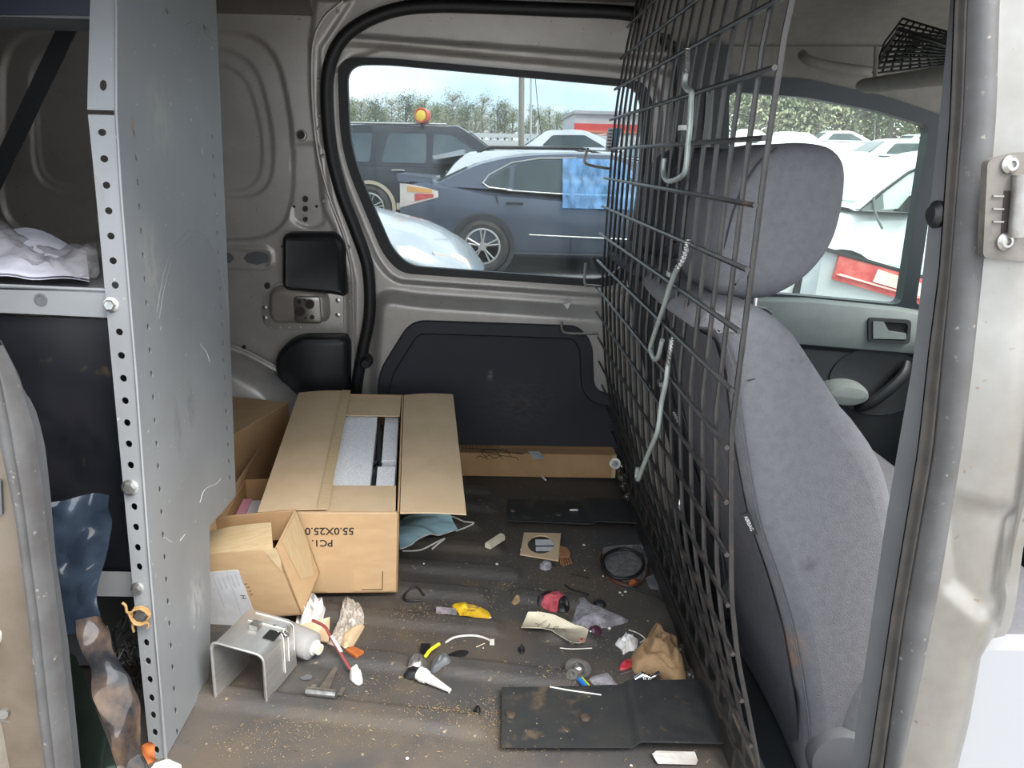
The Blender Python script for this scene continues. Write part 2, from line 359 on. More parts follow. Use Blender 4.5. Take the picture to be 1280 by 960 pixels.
fl = struct(b.build('floor', M['floor'], smooth='all'))
b = MB(); b.box(.45, 1.7, .95, 2.56, -.2, -.15); b.box(.47, .49, .95, 2.56, -.15, .0); struct(b.build('floor_front', M['door_low']))
b = MB(); b.box(-1.6, 1.7, .95, 2.5, -.3, -.21); struct(b.build('trim_1', M['dark_steel']))
# --- far rear quarter (wall_far): stamped sheet with recesses
SEAL = [(835, 60), (822, 38), (800, 23), (770, 17), (700, 14), (600, 10), (545, 9), (500, 13), (462, 26), (432, 47), (415, 78), (410, 120), (415, 185), (428, 240), (447, 290), (461, 335), (463, 390), (454, 440), (446, 492), (444, 580)]
sealxz = FP(SEAL); dense = [tuple(p)[:2] for p in cr([(x, z, 0) for x, z in sealxz], 5)]
doorpoly = dense+[fwt(444, 680), fwt(862, 680), fwt(862, 60)]
outer = FP(rnd([(4, 30, 0), (366, 44, 0), (364, 302, 0), (0, 292, 0)], 70)) if False else [fwt(*tuple(p)[:2]) for p in rnd([V(2, 38, 0), V(338, 40, 0), V(366, 150, 0), V(364, 300, 0), V(0, 296, 0)], 62, 7)]
inner = [fwt(*tuple(p)[:2]) for p in rnd([V(32, 62, 0), V(312, 60, 0), V(341, 160, 0), V(338, 248, 0), V(40, 240, 0)], 48, 7)]
inner2 = [fwt(*tuple(p)[:2]) for p in rnd([V(38, 75, 0), V(300, 80, 0), V(326, 160, 0), V(324, 240, 0), V(48, 232, 0)], 40, 7)]
pill = [fwt(*p) for p in [(395, 0), (440, 0), (400, 60), (398, 130), (403, 190), (415, 250), (432, 300), (444, 350), (444, 500), (436, 500), (436, 352), (420, 290), (404, 260), (396, 190), (390, 120), (388, 60)]]
slot = [fwt(*tuple(p)[:2]) for p in rnd([V(240, 307, 0), V(342, 309, 0), V(342, 337, 0), V(240, 334, 0)], 14, 5)]
slot2 = [fwt(*tuple(p)[:2]) for p in rnd([V(240, 311, 0), V(338, 313, 0), V(338, 333, 0), V(240, 330, 0)], 11, 5)]
neck = [fwt(*tuple(p)[:2]) for p in rnd([V(364, 180, 0), V(402, 180, 0), V(406, 282, 0), V(385, 286, 0), V(364, 276, 0)], 10, 4)]
feats = [(outer, -.012, .010), (inner, -.006, .007), (inner2, -.004, .006), (pill, .010, .008), (slot, .008, .006), (slot2, -.010, .006), (neck, -.006, .006)]
wf = struct(hf('wall_far', (-1.62, .64), (-.02, 1.52), .006, feats, [], [doorpoly], M['silver'], und=.0015))
b = MB()
def hexhole(b, cx, cy, rx, ry, h, n=8):
    b.prism([[fwt(cx+rx*math.cos(6.283*k/n), cy+ry*math.sin(6.283*k/n)) for k in range(n)]], lambda x, z, q: fw(x, z, q), h-.004, h)
for cx in (276, 321): hexhole(b, cx, 322.5, 17, 8.5, -.0005, 8)
b.build('slot_recess', M['dark_steel'], wf)
b = MB()
for cx, cy, r in [(377, 169, 5.5), (382, 249, 3.8), (382, 274, 3.2), (382, 261, 3.8), (368, 258, 1.8), (396, 258, 1.8), (334, 357, 4.2), (353, 308, 2), (305, 434, 3)]:
    hexhole(b, cx, cy, r*.9, r, .0098 if (cx, cy) == (377, 169) else .0065 if cx > 366 else .001, 12)
b.build('bolt_hole', M['ink'], wf)
for k, (x, y) in enumerate([(423, 15), (399, 100), (400, 145), (399, 160), (404, 195), (404, 220), (405, 251), (436, 309), (437, 350), (438, 376)]):
    b = MB(); c = FW(x, y, .009); b.lathe(c, (0, -1, 0), [(.006, 0), (.004, .003), (.001, .004)], 10); b.build('spot_weld', M['silver'], wf, True)
b = MB(); b.lathe(FW(377, 169, .0), (0, -1, 0), [(.017, 0), (.014, .008), (.009, .009)], 16); b.build('grommet_ring', M['silver'], wf, True)
b = MB(); path = [FW(x, y, .013) for x, y in [(394, 0), (392, 60), (392, 130), (399, 195), (414, 250), (432, 298), (441, 345), (442, 420), (441, 492)]]
path = [FW(430, 2, .013), FW(405, 25, .013)]+path[1:]
b.tube(cr(path, 6), .0042, 6); b.build('pinch_flange', M['silver'], wf, True)
# black latch cover, striker housing, lower cover
def pil(name, px, rr, prof, m_, parent, h0=0., n=5):
    b = MB(); b.pillow([fwt(*tuple(p)[:2]) for p in rnd([V(*p, 0) for p in px], rr, n)], lambda x, z, h: fw(x, z, h+h0), prof)
    return b.build(name, m_, parent, True)
pil('latch_cover', [(356, 289), (424, 289), (433, 305), (436, 370), (420, 366), (356, 361)], 12, [(0, 0), (.001, .03), (.006, .042), (.015, .048), (.022, .046)], M['black_plastic'], wf)
b = MB(); plate = [fwt(*tuple(p)[:2]) for p in rnd([V(344, 352, 0), V(420, 358, 0), V(430, 368, 0), V(430, 414, 0), V(340, 412, 0), V(330, 405, 0), V(326, 380, 0)], 9, 4)]
b.pillow(plate, lambda x, z, h: fw(x, z, h), [(0, 0), (.001, .006), (.003, .007)])
hs = b.build('striker_plate', M['silver'], wf, True)
pil('striker_housing', [(338, 362), (352, 354), (412, 362), (415, 402), (345, 404), (337, 392)], 14, [(0, .006), (.004, .016), (.012, .034), (.020, .040)], M['silver_dirty'], hs)
pil('striker_face', [(370, 367), (404, 367), (406, 402), (372, 401)], 6, [(0, .036), (.002, .044), (.005, .046)], M['jamb_metal'], hs)
b = MB()
for cx, cy, r in [(391, 377, 6), (379, 386, 6), (378, 374, 3), (394, 393, 3), (385, 372, 1.5), (386, 394, 1.5)]: hexhole(b, cx, cy, r, r, .0466, 14)
b.build('striker_hole', M['ink'], hs)
for x, y in [(332, 384), (332, 397), (423, 375), (423, 393)]:
    b = MB(); b.lathe(FW(x, y, .007), (0, -1, 0), [(.008, 0), (.0075, .003), (.003, .0045)], 12); b.build('rivet', M['zinc'], hs, True)
for x in (338, 351, 362, 376, 388, 398, 410):
    b = MB(); b.lathe(FW(x, 409, .0065), (0, -1, 0), [(.0035, 0), (.003, .002), (.001, .003)], 8); b.build('spot_weld', M['silver'], hs, True)
pil('lower_cover', [(349, 462), (349, 440), (362, 424), (380, 416), (440, 416), (440, 520), (392, 520)], 12, [(0, 0), (.002, .05), (.008, .062), (.02, .068)], M['black_plastic'], wf)
# wheel arch behind the cartons
b = MB(); arc = [(288, 431), (306, 437), (326, 447), (346, 458), (366, 472), (386, 490), (400, 515)]
A2 = [fwt(*p) for p in arc]
def wa(i, j):
    x, z = A2[i]; pr = [(.0, .0), (.018, .0), (.022, .007), (.026, -.008), (.10, -.012), (.15, -.02), (.17, -.05), (.172, -.30)][j]
    return fw(x-.02*(j > 4), z+pr[1], pr[0])
b.grid(wa, len(A2), 8); b.build('wheel_arch', M['silver'], wf, True)
b = MB(); path = [fw(x, z+.006, .024) for x, z in A2]; b.tube(cr(path, 4), .004, 6); b.build('arch_flange', M['silver'], wf, True)
b = MB(); c = FW(330, 485, .11); b.box(c.x-.012, c.x+.012, c.y-.02, c.y, c.z-.008, c.z+.004); b.build('arch_clip', M['silver'], wf)
# --- far sliding door
winO = [fwt(*tuple(p)[:2]) for p in rnd([V(421, 72, 0), V(470, 71, 0), V(806, 101, 0), V(818, 130, 0), V(814, 230, 0), V(790, 362, 0), V(500, 342, 0), V(478, 318, 0), V(425, 190, 0)], 46, 8)]
winI = [fwt(*tuple(p)[:2]) for p in rnd([V(433, 81, 0), V(480, 80, 0), V(795, 109, 0), V(803, 135, 0), V(800, 230, 0), V(778, 352, 0), V(512, 333, 0), V(490, 312, 0), V(437, 190, 0)], 44, 8)]
lip = [fwt(*tuple(p)[:2]) for p in rnd([V(411, 55, 0), V(475, 57, 0), V(812, 90, 0), V(828, 125, 0), V(822, 235, 0), V(800, 374, 0), V(492, 352, 0), V(470, 326, 0), V(416, 195, 0)], 52, 8)]
band = [fwt(*p) for p in [(380, 40), (900, 80), (900, 100), (812, 88), (480, 60), (440, 70), (380, 120)]]
bulge = [fwt(*tuple(p)[:2]) for p in rnd([V(474, 366, 0), V(520, 374, 0), V(900, 400, 0), V(900, 640, 0), V(462, 640, 0), V(470, 430, 0)], 26, 5)]
trimp = [fwt(*tuple(p)[:2]) for p in rnd([V(474, 572, 0), V(474, 462, 0), V(515, 396, 0), V(722, 403, 0), V(739, 425, 0), V(741, 484, 0), V(772, 488, 0), V(800, 575, 0)], 20, 6)]
d1 = struct(hf('door_1', (-.50, .66), (-.22, 1.46), .006, [(lip, -.018, .012), (band, .010, .012), (bulge, .042, .05)], [doorpoly], [[fwt(*tuple(p)[:2]) for p in rnd([V(428, 77, 0), V(478, 76, 0), V(800, 105, 0), V(810, 133, 0), V(806, 230, 0), V(784, 357, 0), V(506, 338, 0), V(484, 315, 0), V(431, 190, 0)], 45, 8)]], M['silver'], und=.001))
b = MB(); b.prism([winO, list(winI)], lambda x, z, h: fw(x, z, h-.018), -.012, .012); struct(b.build('window_frame', M['rubber'], d1, True))
b = MB(); b.prism([winO], lambda x, z, h: fw(x, z, h-.020), -.004, 0); struct(b.build('window_1', M['glass']))
b = MB(); b.pillow(trimp, lambda x, z, h: fw(x, z, h+.036), [(0, 0), (.001, .012), (.005, .018), (.040, .020), (.045, .013), (.052, .012)]); tcd = b.build('trim_card', M['card'], d1, True)
stain(M['card'], [(tuple(FW(613, 464, .05)), (.012, .05, .028), (.16, .14, .11), .9), (tuple(FW(650, 500, .05)), (.16, .1, .12), (.06, .05, .05), .5)])
for x, y in [(557, 497)]:
    b = MB(); b.lathe(FW(x, y, .048), (0, -1, 0), [(.008, 0), (.007, .003), (.002, .004)], 12); b.build('trim_clip', M['black_plastic'], d1, True)
b = MB(); b.tube(cr([FW(x, y, .02) for x, y in SEAL], 8), .0185, 10); b.build('door_seal', M['rubber'], d1, True)
b = MB(); b.lathe(FW(458, 447, .01), (.1, -1, -.1), [(.02, 0), (.024, .012), (.024, .02), (.014, .03), (.013, .045), (.017, .05), (.012, .056)], 18); b.build('door_stop', M['black_plastic'], d1, True)
b = MB(); b.prism([[fwt(*p) for p in [(703, 378), (712, 376), (708, 384)]]], lambda x, z, h: fw(x, z, h+.0375), 0, .002); b.build('paint_chip', M['paper'], d1)
# --- far front: B pillar, driver's door, headliner
FX = lambda px, py, h=0: FW(px, py, h)
b = MB()
pl = [FW(840, 60), FW(842, 240), FW(848, 420), FW(850, 680)]; pr_ = [FW(905, 60), FW(893, 240), FW(896, 420), FW(900, 680)]
for i in range(3):
    for h, q in ((.01, .06),):
        b.hexa([pl[i+1]+V(0, -h, 0), pr_[i+1]+V(0, -h, 0), pr_[i+1]+V(0, -q, 0), pl[i+1]+V(0, -q, 0), pl[i]+V(0, -h, 0), pr_[i]+V(0, -h, 0), pr_[i]+V(0, -q, 0), pl[i]+V(0, -q, 0)])
struct(b.build('trim_2', M['door_low']))
b = MB(); b.fbox(FW(868, 240, .062), FW(877, 240, .062)-FW(868, 240, .062), (0, -.006, 0), FW(876, 110, .062)-FW(868, 240, .062)); b.build('pillar_strip', M['door_trim'], bpy.data.objects['trim_2'])
dwO = [fwt(*tuple(p)[:2]) for p in rnd([V(889, 96, 0), V(1000, 100, 0), V(1100, 122, 0), V(1188, 152, 0), V(1196, 392, 0), V(1112, 384, 0), V(1000, 374, 0), V(893, 366, 0)], 14, 4)]
dwI = [fwt(*tuple(p)[:2]) for p in rnd([V(906, 116, 0), V(1000, 123, 0), V(1085, 139, 0), V(1152, 158, 0), V(1118, 378, 0), V(1000, 367, 0), V(905, 360, 0)], 10, 4)]
dwQ = [fwt(*tuple(p)[:2]) for p in rnd([V(1167, 168, 0), V(1190, 172, 0), V(1192, 392, 0), V(1136, 377, 0)], 5, 3)]
b = MB(); b.prism([dwO, dwI, dwQ], lambda x, z, h: fw(x, z, h), .0, .045)
d2 = struct(b.build('door_2', mat('blue_black_door_frame', (.010, .017, .021), rough=.5)))
b = MB(); b.prism([dwO], lambda x, z, h: fw(x, z, h), .004, .009); struct(b.build('window_2', M['clear']))
up = [fwt(*p) for p in [(893, 366), (1000, 369), (1112, 380), (1200, 394), (1200, 448), (1143, 440), (1000, 428), (893, 420)]]
b = MB(); b.pillow(up, lambda x, z, h: fw(x, z, h), [(0, 0), (.0, .05), (.010, .075), (.04, .085)]); b.build('upper_trim', M['door_trim'], d2, True)
b = MB(); lo_ = [fwt(*p) for p in [(893, 420), (1000, 428), (1143, 440), (1300, 455), (1300, 700), (893, 700)]]
b.pillow(lo_, lambda x, z, h: fw(x, z, h), [(0, 0), (0, .05), (.01, .062)]); b.build('lower_trim', M['door_low'], d2, True)
b = MB(); o1 = [fwt(*tuple(p)[:2]) for p in rnd([V(1069, 390, 0), V(1121, 393, 0), V(1119, 422, 0), V(1069, 420, 0)], 5, 3)]; o2 = [fwt(*tuple(p)[:2]) for p in rnd([V(1073, 394, 0), V(1117, 397, 0), V(1115, 418, 0), V(1073, 416, 0)], 4, 3)]
b.prism([o1, o2], lambda x, z, h: fw(x, z, h), .082, .094); dh = b.build('handle_bezel', M['door_low'], d2, True)
b = MB(); b.prism([o2], lambda x, z, h: fw(x, z, h), .082, .087); b.build('handle_recess', M['black_plastic'], dh)
b = MB(); b.prism([[fwt(*p) for p in [(1074, 394), (1087, 395), (1093, 406), (1114, 409), (1114, 416), (1074, 415)]]], lambda x, z, h: fw(x, z, h), .085, .098); b.build('handle_lever', M['door_trim'], dh)
b = MB(); b.tube(cr([FX(1062, 502, .07), FX(1068, 495, .10), FX(1090, 475, .115), FX(1108, 458, .11), FX(1118, 446, .085)], 6), [.018+.006*math.sin(i/24*3.14) for i in range(25)], 12, flat=.7); b.build('pull_handle', M['door_low'], d2, True)
b = MB(); b.pillow([fwt(1085+60*math.cos(a/30*6.283), 470+42*math.sin(a/30*6.283)) for a in range(30)], lambda x, z, h: fw(x, z, h), [(0, .06), (.003, .068), (.008, .066)]); b.build('speaker_ring', M['door_low'], d2, True)
b = MB(); b.pillow([fwt(1040+30*math.cos(a/24*6.283), 482+16*math.sin(a/24*6.283)) for a in range(24)], lambda x, z, h: fw(x, z, h), [(0, .06), (.004, .10), (.015, .125), (.03, .13)]); b.build('armrest', M['door_trim'], d2, True)
# ceiling: curved profile across the van
def prof_c(front):
    if front: return [(2.46, 1.24), (2.445, 1.27), (2.42, 1.31), (2.38, 1.35), (2.32, 1.385), (2.2, 1.415), (1.9, 1.44), (1.5, 1.44), (1.2, 1.42), (1.08, 1.38), (1.03, 1.30), (1.02, 1.24), (.99, 1.22)]
    return [(2.41, 1.50), (2.40, 1.425), (2.32, 1.425), (2.1, 1.45), (1.6, 1.47), (1.3, 1.45), (1.1, 1.40), (1.03, 1.32), (1.02, 1.25), (.98, 1.24), (.95, 1.28)]
for nm, xa, xb, fr_, mm in (('ceiling', -1.62, .40, False, 'rear_liner'), ('ceiling_front', .40, 1.5, True, 'headliner')):
    pc = cr([V(y, z, 0) for y, z in prof_c(fr_)], 4); b = MB()
    b.grid(lambda i, j: (lerp(xa, xb, i/6), pc[j].x, pc[j].y), 7, len(pc)); struct(b.build(nm, M[mm], smooth='all'))
b = MB(); b.box(.395, .405, 2.0, 2.46, 1.38, 1.5); b.box(-1.65, 1.5, .95, 2.5, 1.5, 1.55); struct(b.build('trim_3', M['headliner']))
pc = cr([V(2.436, 1.335, 0), V(2.425, 1.36, 0), V(2.40, 1.39, 0), V(2.34, 1.415, 0), V(2.2, 1.43, 0)], 4); b = MB()
b.grid(lambda i, j: (lerp(-1.62, -.50, i/4), pc[j].x, pc[j].y), 5, len(pc)); struct(b.build('trim_6', M['rear_liner'], smooth='all'))
# rear bulk, near rear side wall, front scuttle
b = MB(); b.box(-1.66, -1.62, .9, 2.6, -.2, 1.5); struct(b.build('wall_rear', M['rear_liner']))
b = MB(); b.box(-1.62, -.80, .90, .96, -.2, 1.4); b.box(-.80, -.66, .90, .96, -.2, .62); struct(b.build('wall_near', M['silver_dirty']))
b = MB(); b.box(1.5, 1.56, .95, 2.55, -.2, .62); b.box(1.5, 1.56, .95, 2.55, 1.30, 1.5); b.box(1.46, 1.5, 1.0, 2.45, .45, .60); b.box(1.44, 1.54, 2.40, 2.5, .6, 1.35); struct(b.build('wall_front', M['door_low']))
# grab handle, visor, overhead net
b = MB(); b.tube(cr([ony(1003, 68, 2.34), ony(1010, 75, 2.30), ony(1035, 82, 2.28), ony(1075, 88, 2.28), ony(1100, 92, 2.33)], 6), .013, 10); b.build('grab_handle', M['headliner'], bpy.data.objects['ceiling_front'], True)
b = MB(); b.prism([[fwt(*p) for p in [(880, 60), (1215, 60), (1215, 175), (1188, 152), (1100, 124), (1000, 102), (885, 97)]]], lambda x, z, h: fw(x, z, h), .022, .032); b.build('header_trim', M['headliner'], bpy.data.objects['ceiling_front'])
vis = thing('sun_visor', 'beige sun visor hanging folded under the front headliner', 'sun visor', ony(1130, 105, 1.9))
b = MB(); vp = cr([V(0, .02, 0), V(.0, -.02, 0), V(.0, -.035, 0)], 2)
A, B_ = ony(1080, 108, 2.15), ony(1230, 88, 1.55)
ax = (B_-A); b.tube([A, A+ax*.03, A+ax*.06, A+ax*.5, A+ax*.97, B_], [.012, .028, .034, .034, .034, .01], 16, flat=.55); b.build('visor_pad', M['headliner'], vis, True)
for k in range(2):
    b = MB(); o = A+ax*(.12+.8*k); b.tube([o, o+V(0, .02, .09)], .006, 8); b.build('visor_pivot', M['headliner'], vis, True)
nt_ = [ony(1092, 92, 2.24), ony(1124, 36, 2.20), ony(1190, 58, 1.95), ony(1190, 80, 1.95)]
b = MB()
for h in (0, .03):
    q = [p+V(.02*(h > 0), .03*(h > 0), h) for p in nt_]
    for t in range(9):
        u = t/8; b.tube([lerp(q[0], q[3], u), lerp(lerp(q[0], q[3], u), lerp(q[1], q[2], u), .5)+V(0, .03, .0), lerp(q[1], q[2], u)], .003, 5)
        b.tube([lerp(q[0], q[1], u), lerp(q[3], q[2], u)], .003, 5)
b.tube([nt_[0], nt_[1], nt_[2]], .006, 6)
tag(b.build('storage_net', M['black_plastic'], None, True), 'dark overhead storage net above the sun visor', 'storage net')
# --- the near door opening: right jamb strips, left jamb strips
def jamb(name, L, Rr, yl, yr, bul, m_, parent=None, n=10, rows=40, prof=None, back=.03, feats=None):
    y0, y1 = L[0][0], L[-1][0]; b = MB()
    def g(i, j):
        py = lerp(y0, y1, i/(rows-1)); u = j/(n-1); a = ony(interp(L, py), py, yl(py)); c = ony(interp(Rr, py), py, yr(py))
        p = lerp(a, c, u); d = (prof(u) if prof else math.sin(math.pi*u))*bul
        if feats:
            for poly, h, w_ in feats: d += h*max(0, min(1, poly(lerp(interp(L, py), interp(Rr, py), u), py)/w_+.5))
        return p+V(0, -d, 0)
    b.grid(g, rows, n)
    def g2(i, j):
        py = lerp(y0, y1, i/(rows-1)); k = back*(j in (1, 2))
        return ony(interp(L, py)+60*k, py, yl(py)+k) if j in (0, 1) else ony(interp(Rr, py)-60*k, py, yr(py)+k)
    b.grid(g2, rows, 4)
    return b.build(name, m_, parent, smooth='all')
tl = lambda base: (lambda py: base+.06*max(0, (480-py)/480)**1.5+.0*py)
Lb = [(-40, 1191), (0, 1188), (140, 1175), (257, 1163), (460, 1140), (568, 1121), (664, 1105), (960, 1063), (1000, 1056)]
Lc = [(-40, 1195), (0, 1192), (140, 1187), (340, 1173), (440, 1160), (560, 1147), (768, 1113), (960, 1085), (1000, 1079)]
Ld = [(-40, 1210), (0, 1207), (140, 1202), (373, 1183), (560, 1167), (768, 1130), (960, 1105), (1000, 1100)]
Le = [(-40, 1249), (0, 1246), (140, 1242), (290, 1230), (460, 1212), (560, 1199), (727, 1172), (852, 1147), (960, 1122), (1000, 1113)]
Lf = [(-40, 1360), (0, 1358), (300, 1345), (600, 1300), (685, 1279), (760, 1269), (785, 1263), (810, 1243), (893, 1230), (960, 1213), (1000, 1206)]
jr = struct(jamb('trim_4', Lb, Ld, tl(.99), tl(.965), .0, M['trim_grey'], back=.10))
jamb('inner_seal', Lc, Ld, tl(.958), tl(.950), .012, M['brown_seal'], jr, 12, prof=lambda u: .6*math.sin(math.pi*u)+.5*math.sin(math.pi*min(1, u*1.0))**8+.25*math.cos(9*u))
jamb('weather_strip', Ld, Le, tl(.945), tl(.94), .020, M['grey_rubber'], jr, 14, prof=lambda u: abs(math.sin(math.pi*u))**.45*(1 if u > .2 else .75+u))
def dimple(x, y):     # hexagonal pressing in the pillar: distance inside, in pixels
    return min(1253-x+.0*y, x-1182, (y-622)*.9, (752-y)*.9, (x-1182)*.45+(752-y)*.55-12, (1253-x)*.45+(752-y)*.55-12, (x-1182)*.5+(y-622)*.6-8, (1253-x)*.5+(y-622)*.6-8)
pm = jamb('pillar_skin', Le, Lf, tl(.94), tl(.985), .035, M['jamb_metal'], jr, 60, 160, prof=lambda u: math.sin(math.pi*min(1, u*1.15))**1.2 if u < .87 else 0, feats=[(dimple, -.012, 16)], back=.05)
b = MB(); P0, P1 = lambda x, y, q=.902: ony(x, y, q), None
M['striker'] = mat('dirty_grey_plate', (.15, .135, .12), (.10, .09, .08), 30, rough=.55, metal=.3)
sp_ = rnd([V(1232, 200, 0), V(1275, 190, 0), V(1330, 190, 0), V(1330, 330, 0), V(1226, 322, 0)], 8, 4)
b.prism([[(p.x, p.y) for p in sp_]], lambda x, y, h: ony(x, y, .914)+V(0, -h, 0), -.008, .004); stp = b.build('striker_plate', M['striker'], jr, True)
b = MB(); b.prism([[(1252, 238), (1282, 238), (1276, 292), (1248, 292)]], lambda x, y, h: ony(x, y, .914)+V(0, -h, 0), 0, .0046); b.build('latch_slot', M['ink'], stp)
b = MB(); b.tube([ony(1277, 218, .904), ony(1270, 296, .904)], .009, 10); b.build('striker_bar', M['dull_steel'], stp, True)
for k in range(3):
    b = MB(); a = ony(1240, 246+16*k, .910); b.fbox(a, (.012, 0, 0), (0, -.003, 0), (0, 0, .002)); b.build('plate_rib', M['dull_steel'], stp)
for x, y in ((1261, 206), (1255, 302)):
    b = MB(); b.lathe(ony(x, y, .911), (.1, -1, .1), [(.0105, 0), (.0105, .003), (.007, .007), (.004, .0072), (.0035, .004)], 18); b.build('torx_screw', M['zinc'], stp, True)
b = MB(); c = ony(1172, 268, 1.0); b.lathe(c, (-1, -.1, 0), [(.017, -.01), (.017, .004), (.010, .010)], 16); b.build('belt_anchor', M['black_plastic'], jr, True)
# left jamb
yl = lambda py: .95
G0 = [(431, -3), (480, -1), (538, 0), (645, 23), (758, 37), (870, 48), (960, 59), (1000, 63)]
G1 = [(425, 0), (450, 13), (470, 23), (533, 42), (606, 53), (662, 59), (769, 73), (870, 84), (960, 93), (1000, 97)]
G2 = [(425, 0), (455, 10), (482, 24), (504, 42), (530, 50), (561, 57), (617, 63), (700, 70), (800, 85), (960, 101), (1000, 105)]
jl = struct(jamb('trim_5', [(431, -80), (1000, -80)], [(431, -6), (480, 2), (538, 6), (645, 27), (758, 41), (870, 52), (960, 63), (1000, 67)], yl, lambda p: .955, .004, M['tan_metal'], None, 16, back=.05))
jamb('weather_strip', G0, G1, lambda p: .93, lambda p: .94, .022, M['grey_rubber'], jl, 16, prof=lambda u: (math.sin(math.pi*u)**.5)*(1-.35*math.exp(-((u-.52)/.06)**2)))
jamb('seal_lip', G1, G2, lambda p: .955, lambda p: .97, .0, M['trim_grey'], jl, 4, back=.02)
b = MB(); b.lathe(ony(8, 887, .955), (.15, -1, .1), [(.017, 0), (.017, .004), (.008, .004), (.007, .012)], 16); b.build('jamb_bolt', M['dull_steel'], jl, True)
b = MB(); b.prism([[(-12, 598), (3, 600), (5, 642), (-12, 644)]], lambda x, y, h: ony(x, y, .951)+V(0, -h, 0), 0, .004); b.build('latch_slot', M['dark_steel'], jl)
b = MB(); b.pillow([(p.x, p.y) for p in rnd([V(-14, 782, 0), V(4, 786, 0), V(4, 802, 0), V(-14, 810, 0)], 5, 3)], lambda x, y, h: ony(x, y, .953)+V(0, -h, 0), [(0, 0), (0, .008), (2, .010)]); b.build('jamb_clip', M['white_plastic'], jl, True)
# near front door skin, outside
b = MB(); b.hexa([V(.695, .945, -.3), V(1.6, .945, -.3), V(1.6, .985, -.3), V(.695, .985, -.3), V(.672, .95, .36), V(1.6, .95, .36), V(1.6, .99, .36), V(.672, .99, .36)])
d3 = struct(b.build('door_3', mat('light_grey_paint', (.27, .275, .29), rough=.35, metal=.2)))
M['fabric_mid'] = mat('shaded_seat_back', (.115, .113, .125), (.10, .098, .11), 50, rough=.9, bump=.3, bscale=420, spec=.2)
# ------------------------------------------------------------------ steel shelf unit on the left
PX = -.535
def pan(px, py): p = onx(px, py, PX); return (p.y, p.z)
RID = [(-60, 144), (0, 145), (138, 145), (240, 151), (470, 170), (700, 186.5), (949, 208), (1010, 213)]
shelf = thing('steel_shelf', 'grey perforated steel shelving unit with a tall end panel', 'shelf', (-.75, 1.35, 0))
outl = [pan(interp(RID, y), y) for y in (-60, 0, 138, 240, 350, 470, 580, 700, 820, 949)]
zb = .004
yb = outl[-1][0]-.004
out = [(y, z) for y, z in outl if z > zb+.02]+[(pan(interp(RID, 985), 985)[0], zb)]
out += [(pan(265, 885)[0]-.003, zb), pan(263, 800), pan(262, 658), pan(295, 620), pan(283, 300), pan(270, 0), pan(268, -60)]
def hole(cx, cy, rx, ry, n=8, rot=-.18):
    return [pan(cx+rx*math.cos(6.283*k/n)-ry*math.sin(6.283*k/n)*rot, cy+ry*math.sin(6.283*k/n)) for k in range(n)]
near_h = [(168+37.5*(y-166)/(687-166), y) for y in [166+31*k-.085*k*k for k in range(29)]]
far_h = [(265+23.5*(y-171)/446, y) for y in [171+24.7*k-.12*k*k for k in range(22)]]
far_h = [h for h in far_h if h[1] < 612]
top_h = [(163, 2), (209, 14), (255, 34)]
holes = [hole(x, y, 1.5, 4.4) for x, y in near_h]+[hole(x, y, 1.2, 3.2) for x, y in far_h]+[hole(x, y, 1.4, 4) for x, y in top_h[1:]]
b = MB(); b.prism([out]+holes, lambda y, z, h: V(PX+h, y, z), -.0022, 0)
ep = b.build('end_panel', M['grey_steel'], shelf)
b = MB()
for hs_ in (near_h, far_h):
    q0 = [pan(x-4, y) for x, y in hs_]; q1 = [pan(x+4, y) for x, y in reversed(hs_)]
    b.prism([q0+q1], lambda y, z, h: V(PX-.010+h, y, z), -.002, 0)
    b.build('hole_shade', M['ink'], shelf); b = MB()  # added black strips paint the darkness seen through the punched holes
mk = M['grey_steel']
def onp(px, py): return tuple(onx(px, py, PX))
stain(mk, [(onp(238, 505), (.03, .018, .05), (.10, .11, .12), .9), (onp(222, 535), (.03, .018, .06), (.12, .13, .14), .8), (onp(190, 330), (.02, .05, .10), (.30, .30, .27), .7), (onp(166, 158), (.02, .012, .02), (.25, .15, .07), .8), (onp(200, 150), (.03, .06, .08), (.33, .32, .28), .6), (onp(257, 35), (.02, .03, .01), (.12, .12, .12), .7), (onp(245, 750), (.03, .05, .08), (.45, .46, .47), .6)])
# scratches: a large worn arc rubbed into the panel
sc_m = mat('rubbed_scratch', (.20, .205, .20), rough=.6); scw = mat('pale_scratch', (.5, .51, .51), rough=.5)
b = MB(); arc_ = [(196, 390), (203, 350), (212, 318), (226, 298), (240, 288), (256, 296), (268, 318), (278, 350), (284, 385)]
for k in range(3):
    b = MB(); b.tube(cr([V(*onx(x+3*k, y+8*k, PX+.0002)) for x, y in (arc_ if k < 2 else [(226, 16), (237, 12), (250, 26), (262, 36)])], 6), .0006, 4); b.build('scratch', sc_m, ep)
for pts in ([(250, 628), (256, 612), (270, 605), (276, 598)], [(207, 672), (212, 676), (216, 678)], [(225, 676), (231, 668)], [(250, 430), (258, 440), (262, 452)]):
    b = MB(); b.tube(cr([onx(x, y, PX+.0002) for x, y in pts], 4), .0006, 4); b.build('scratch', scw, ep)
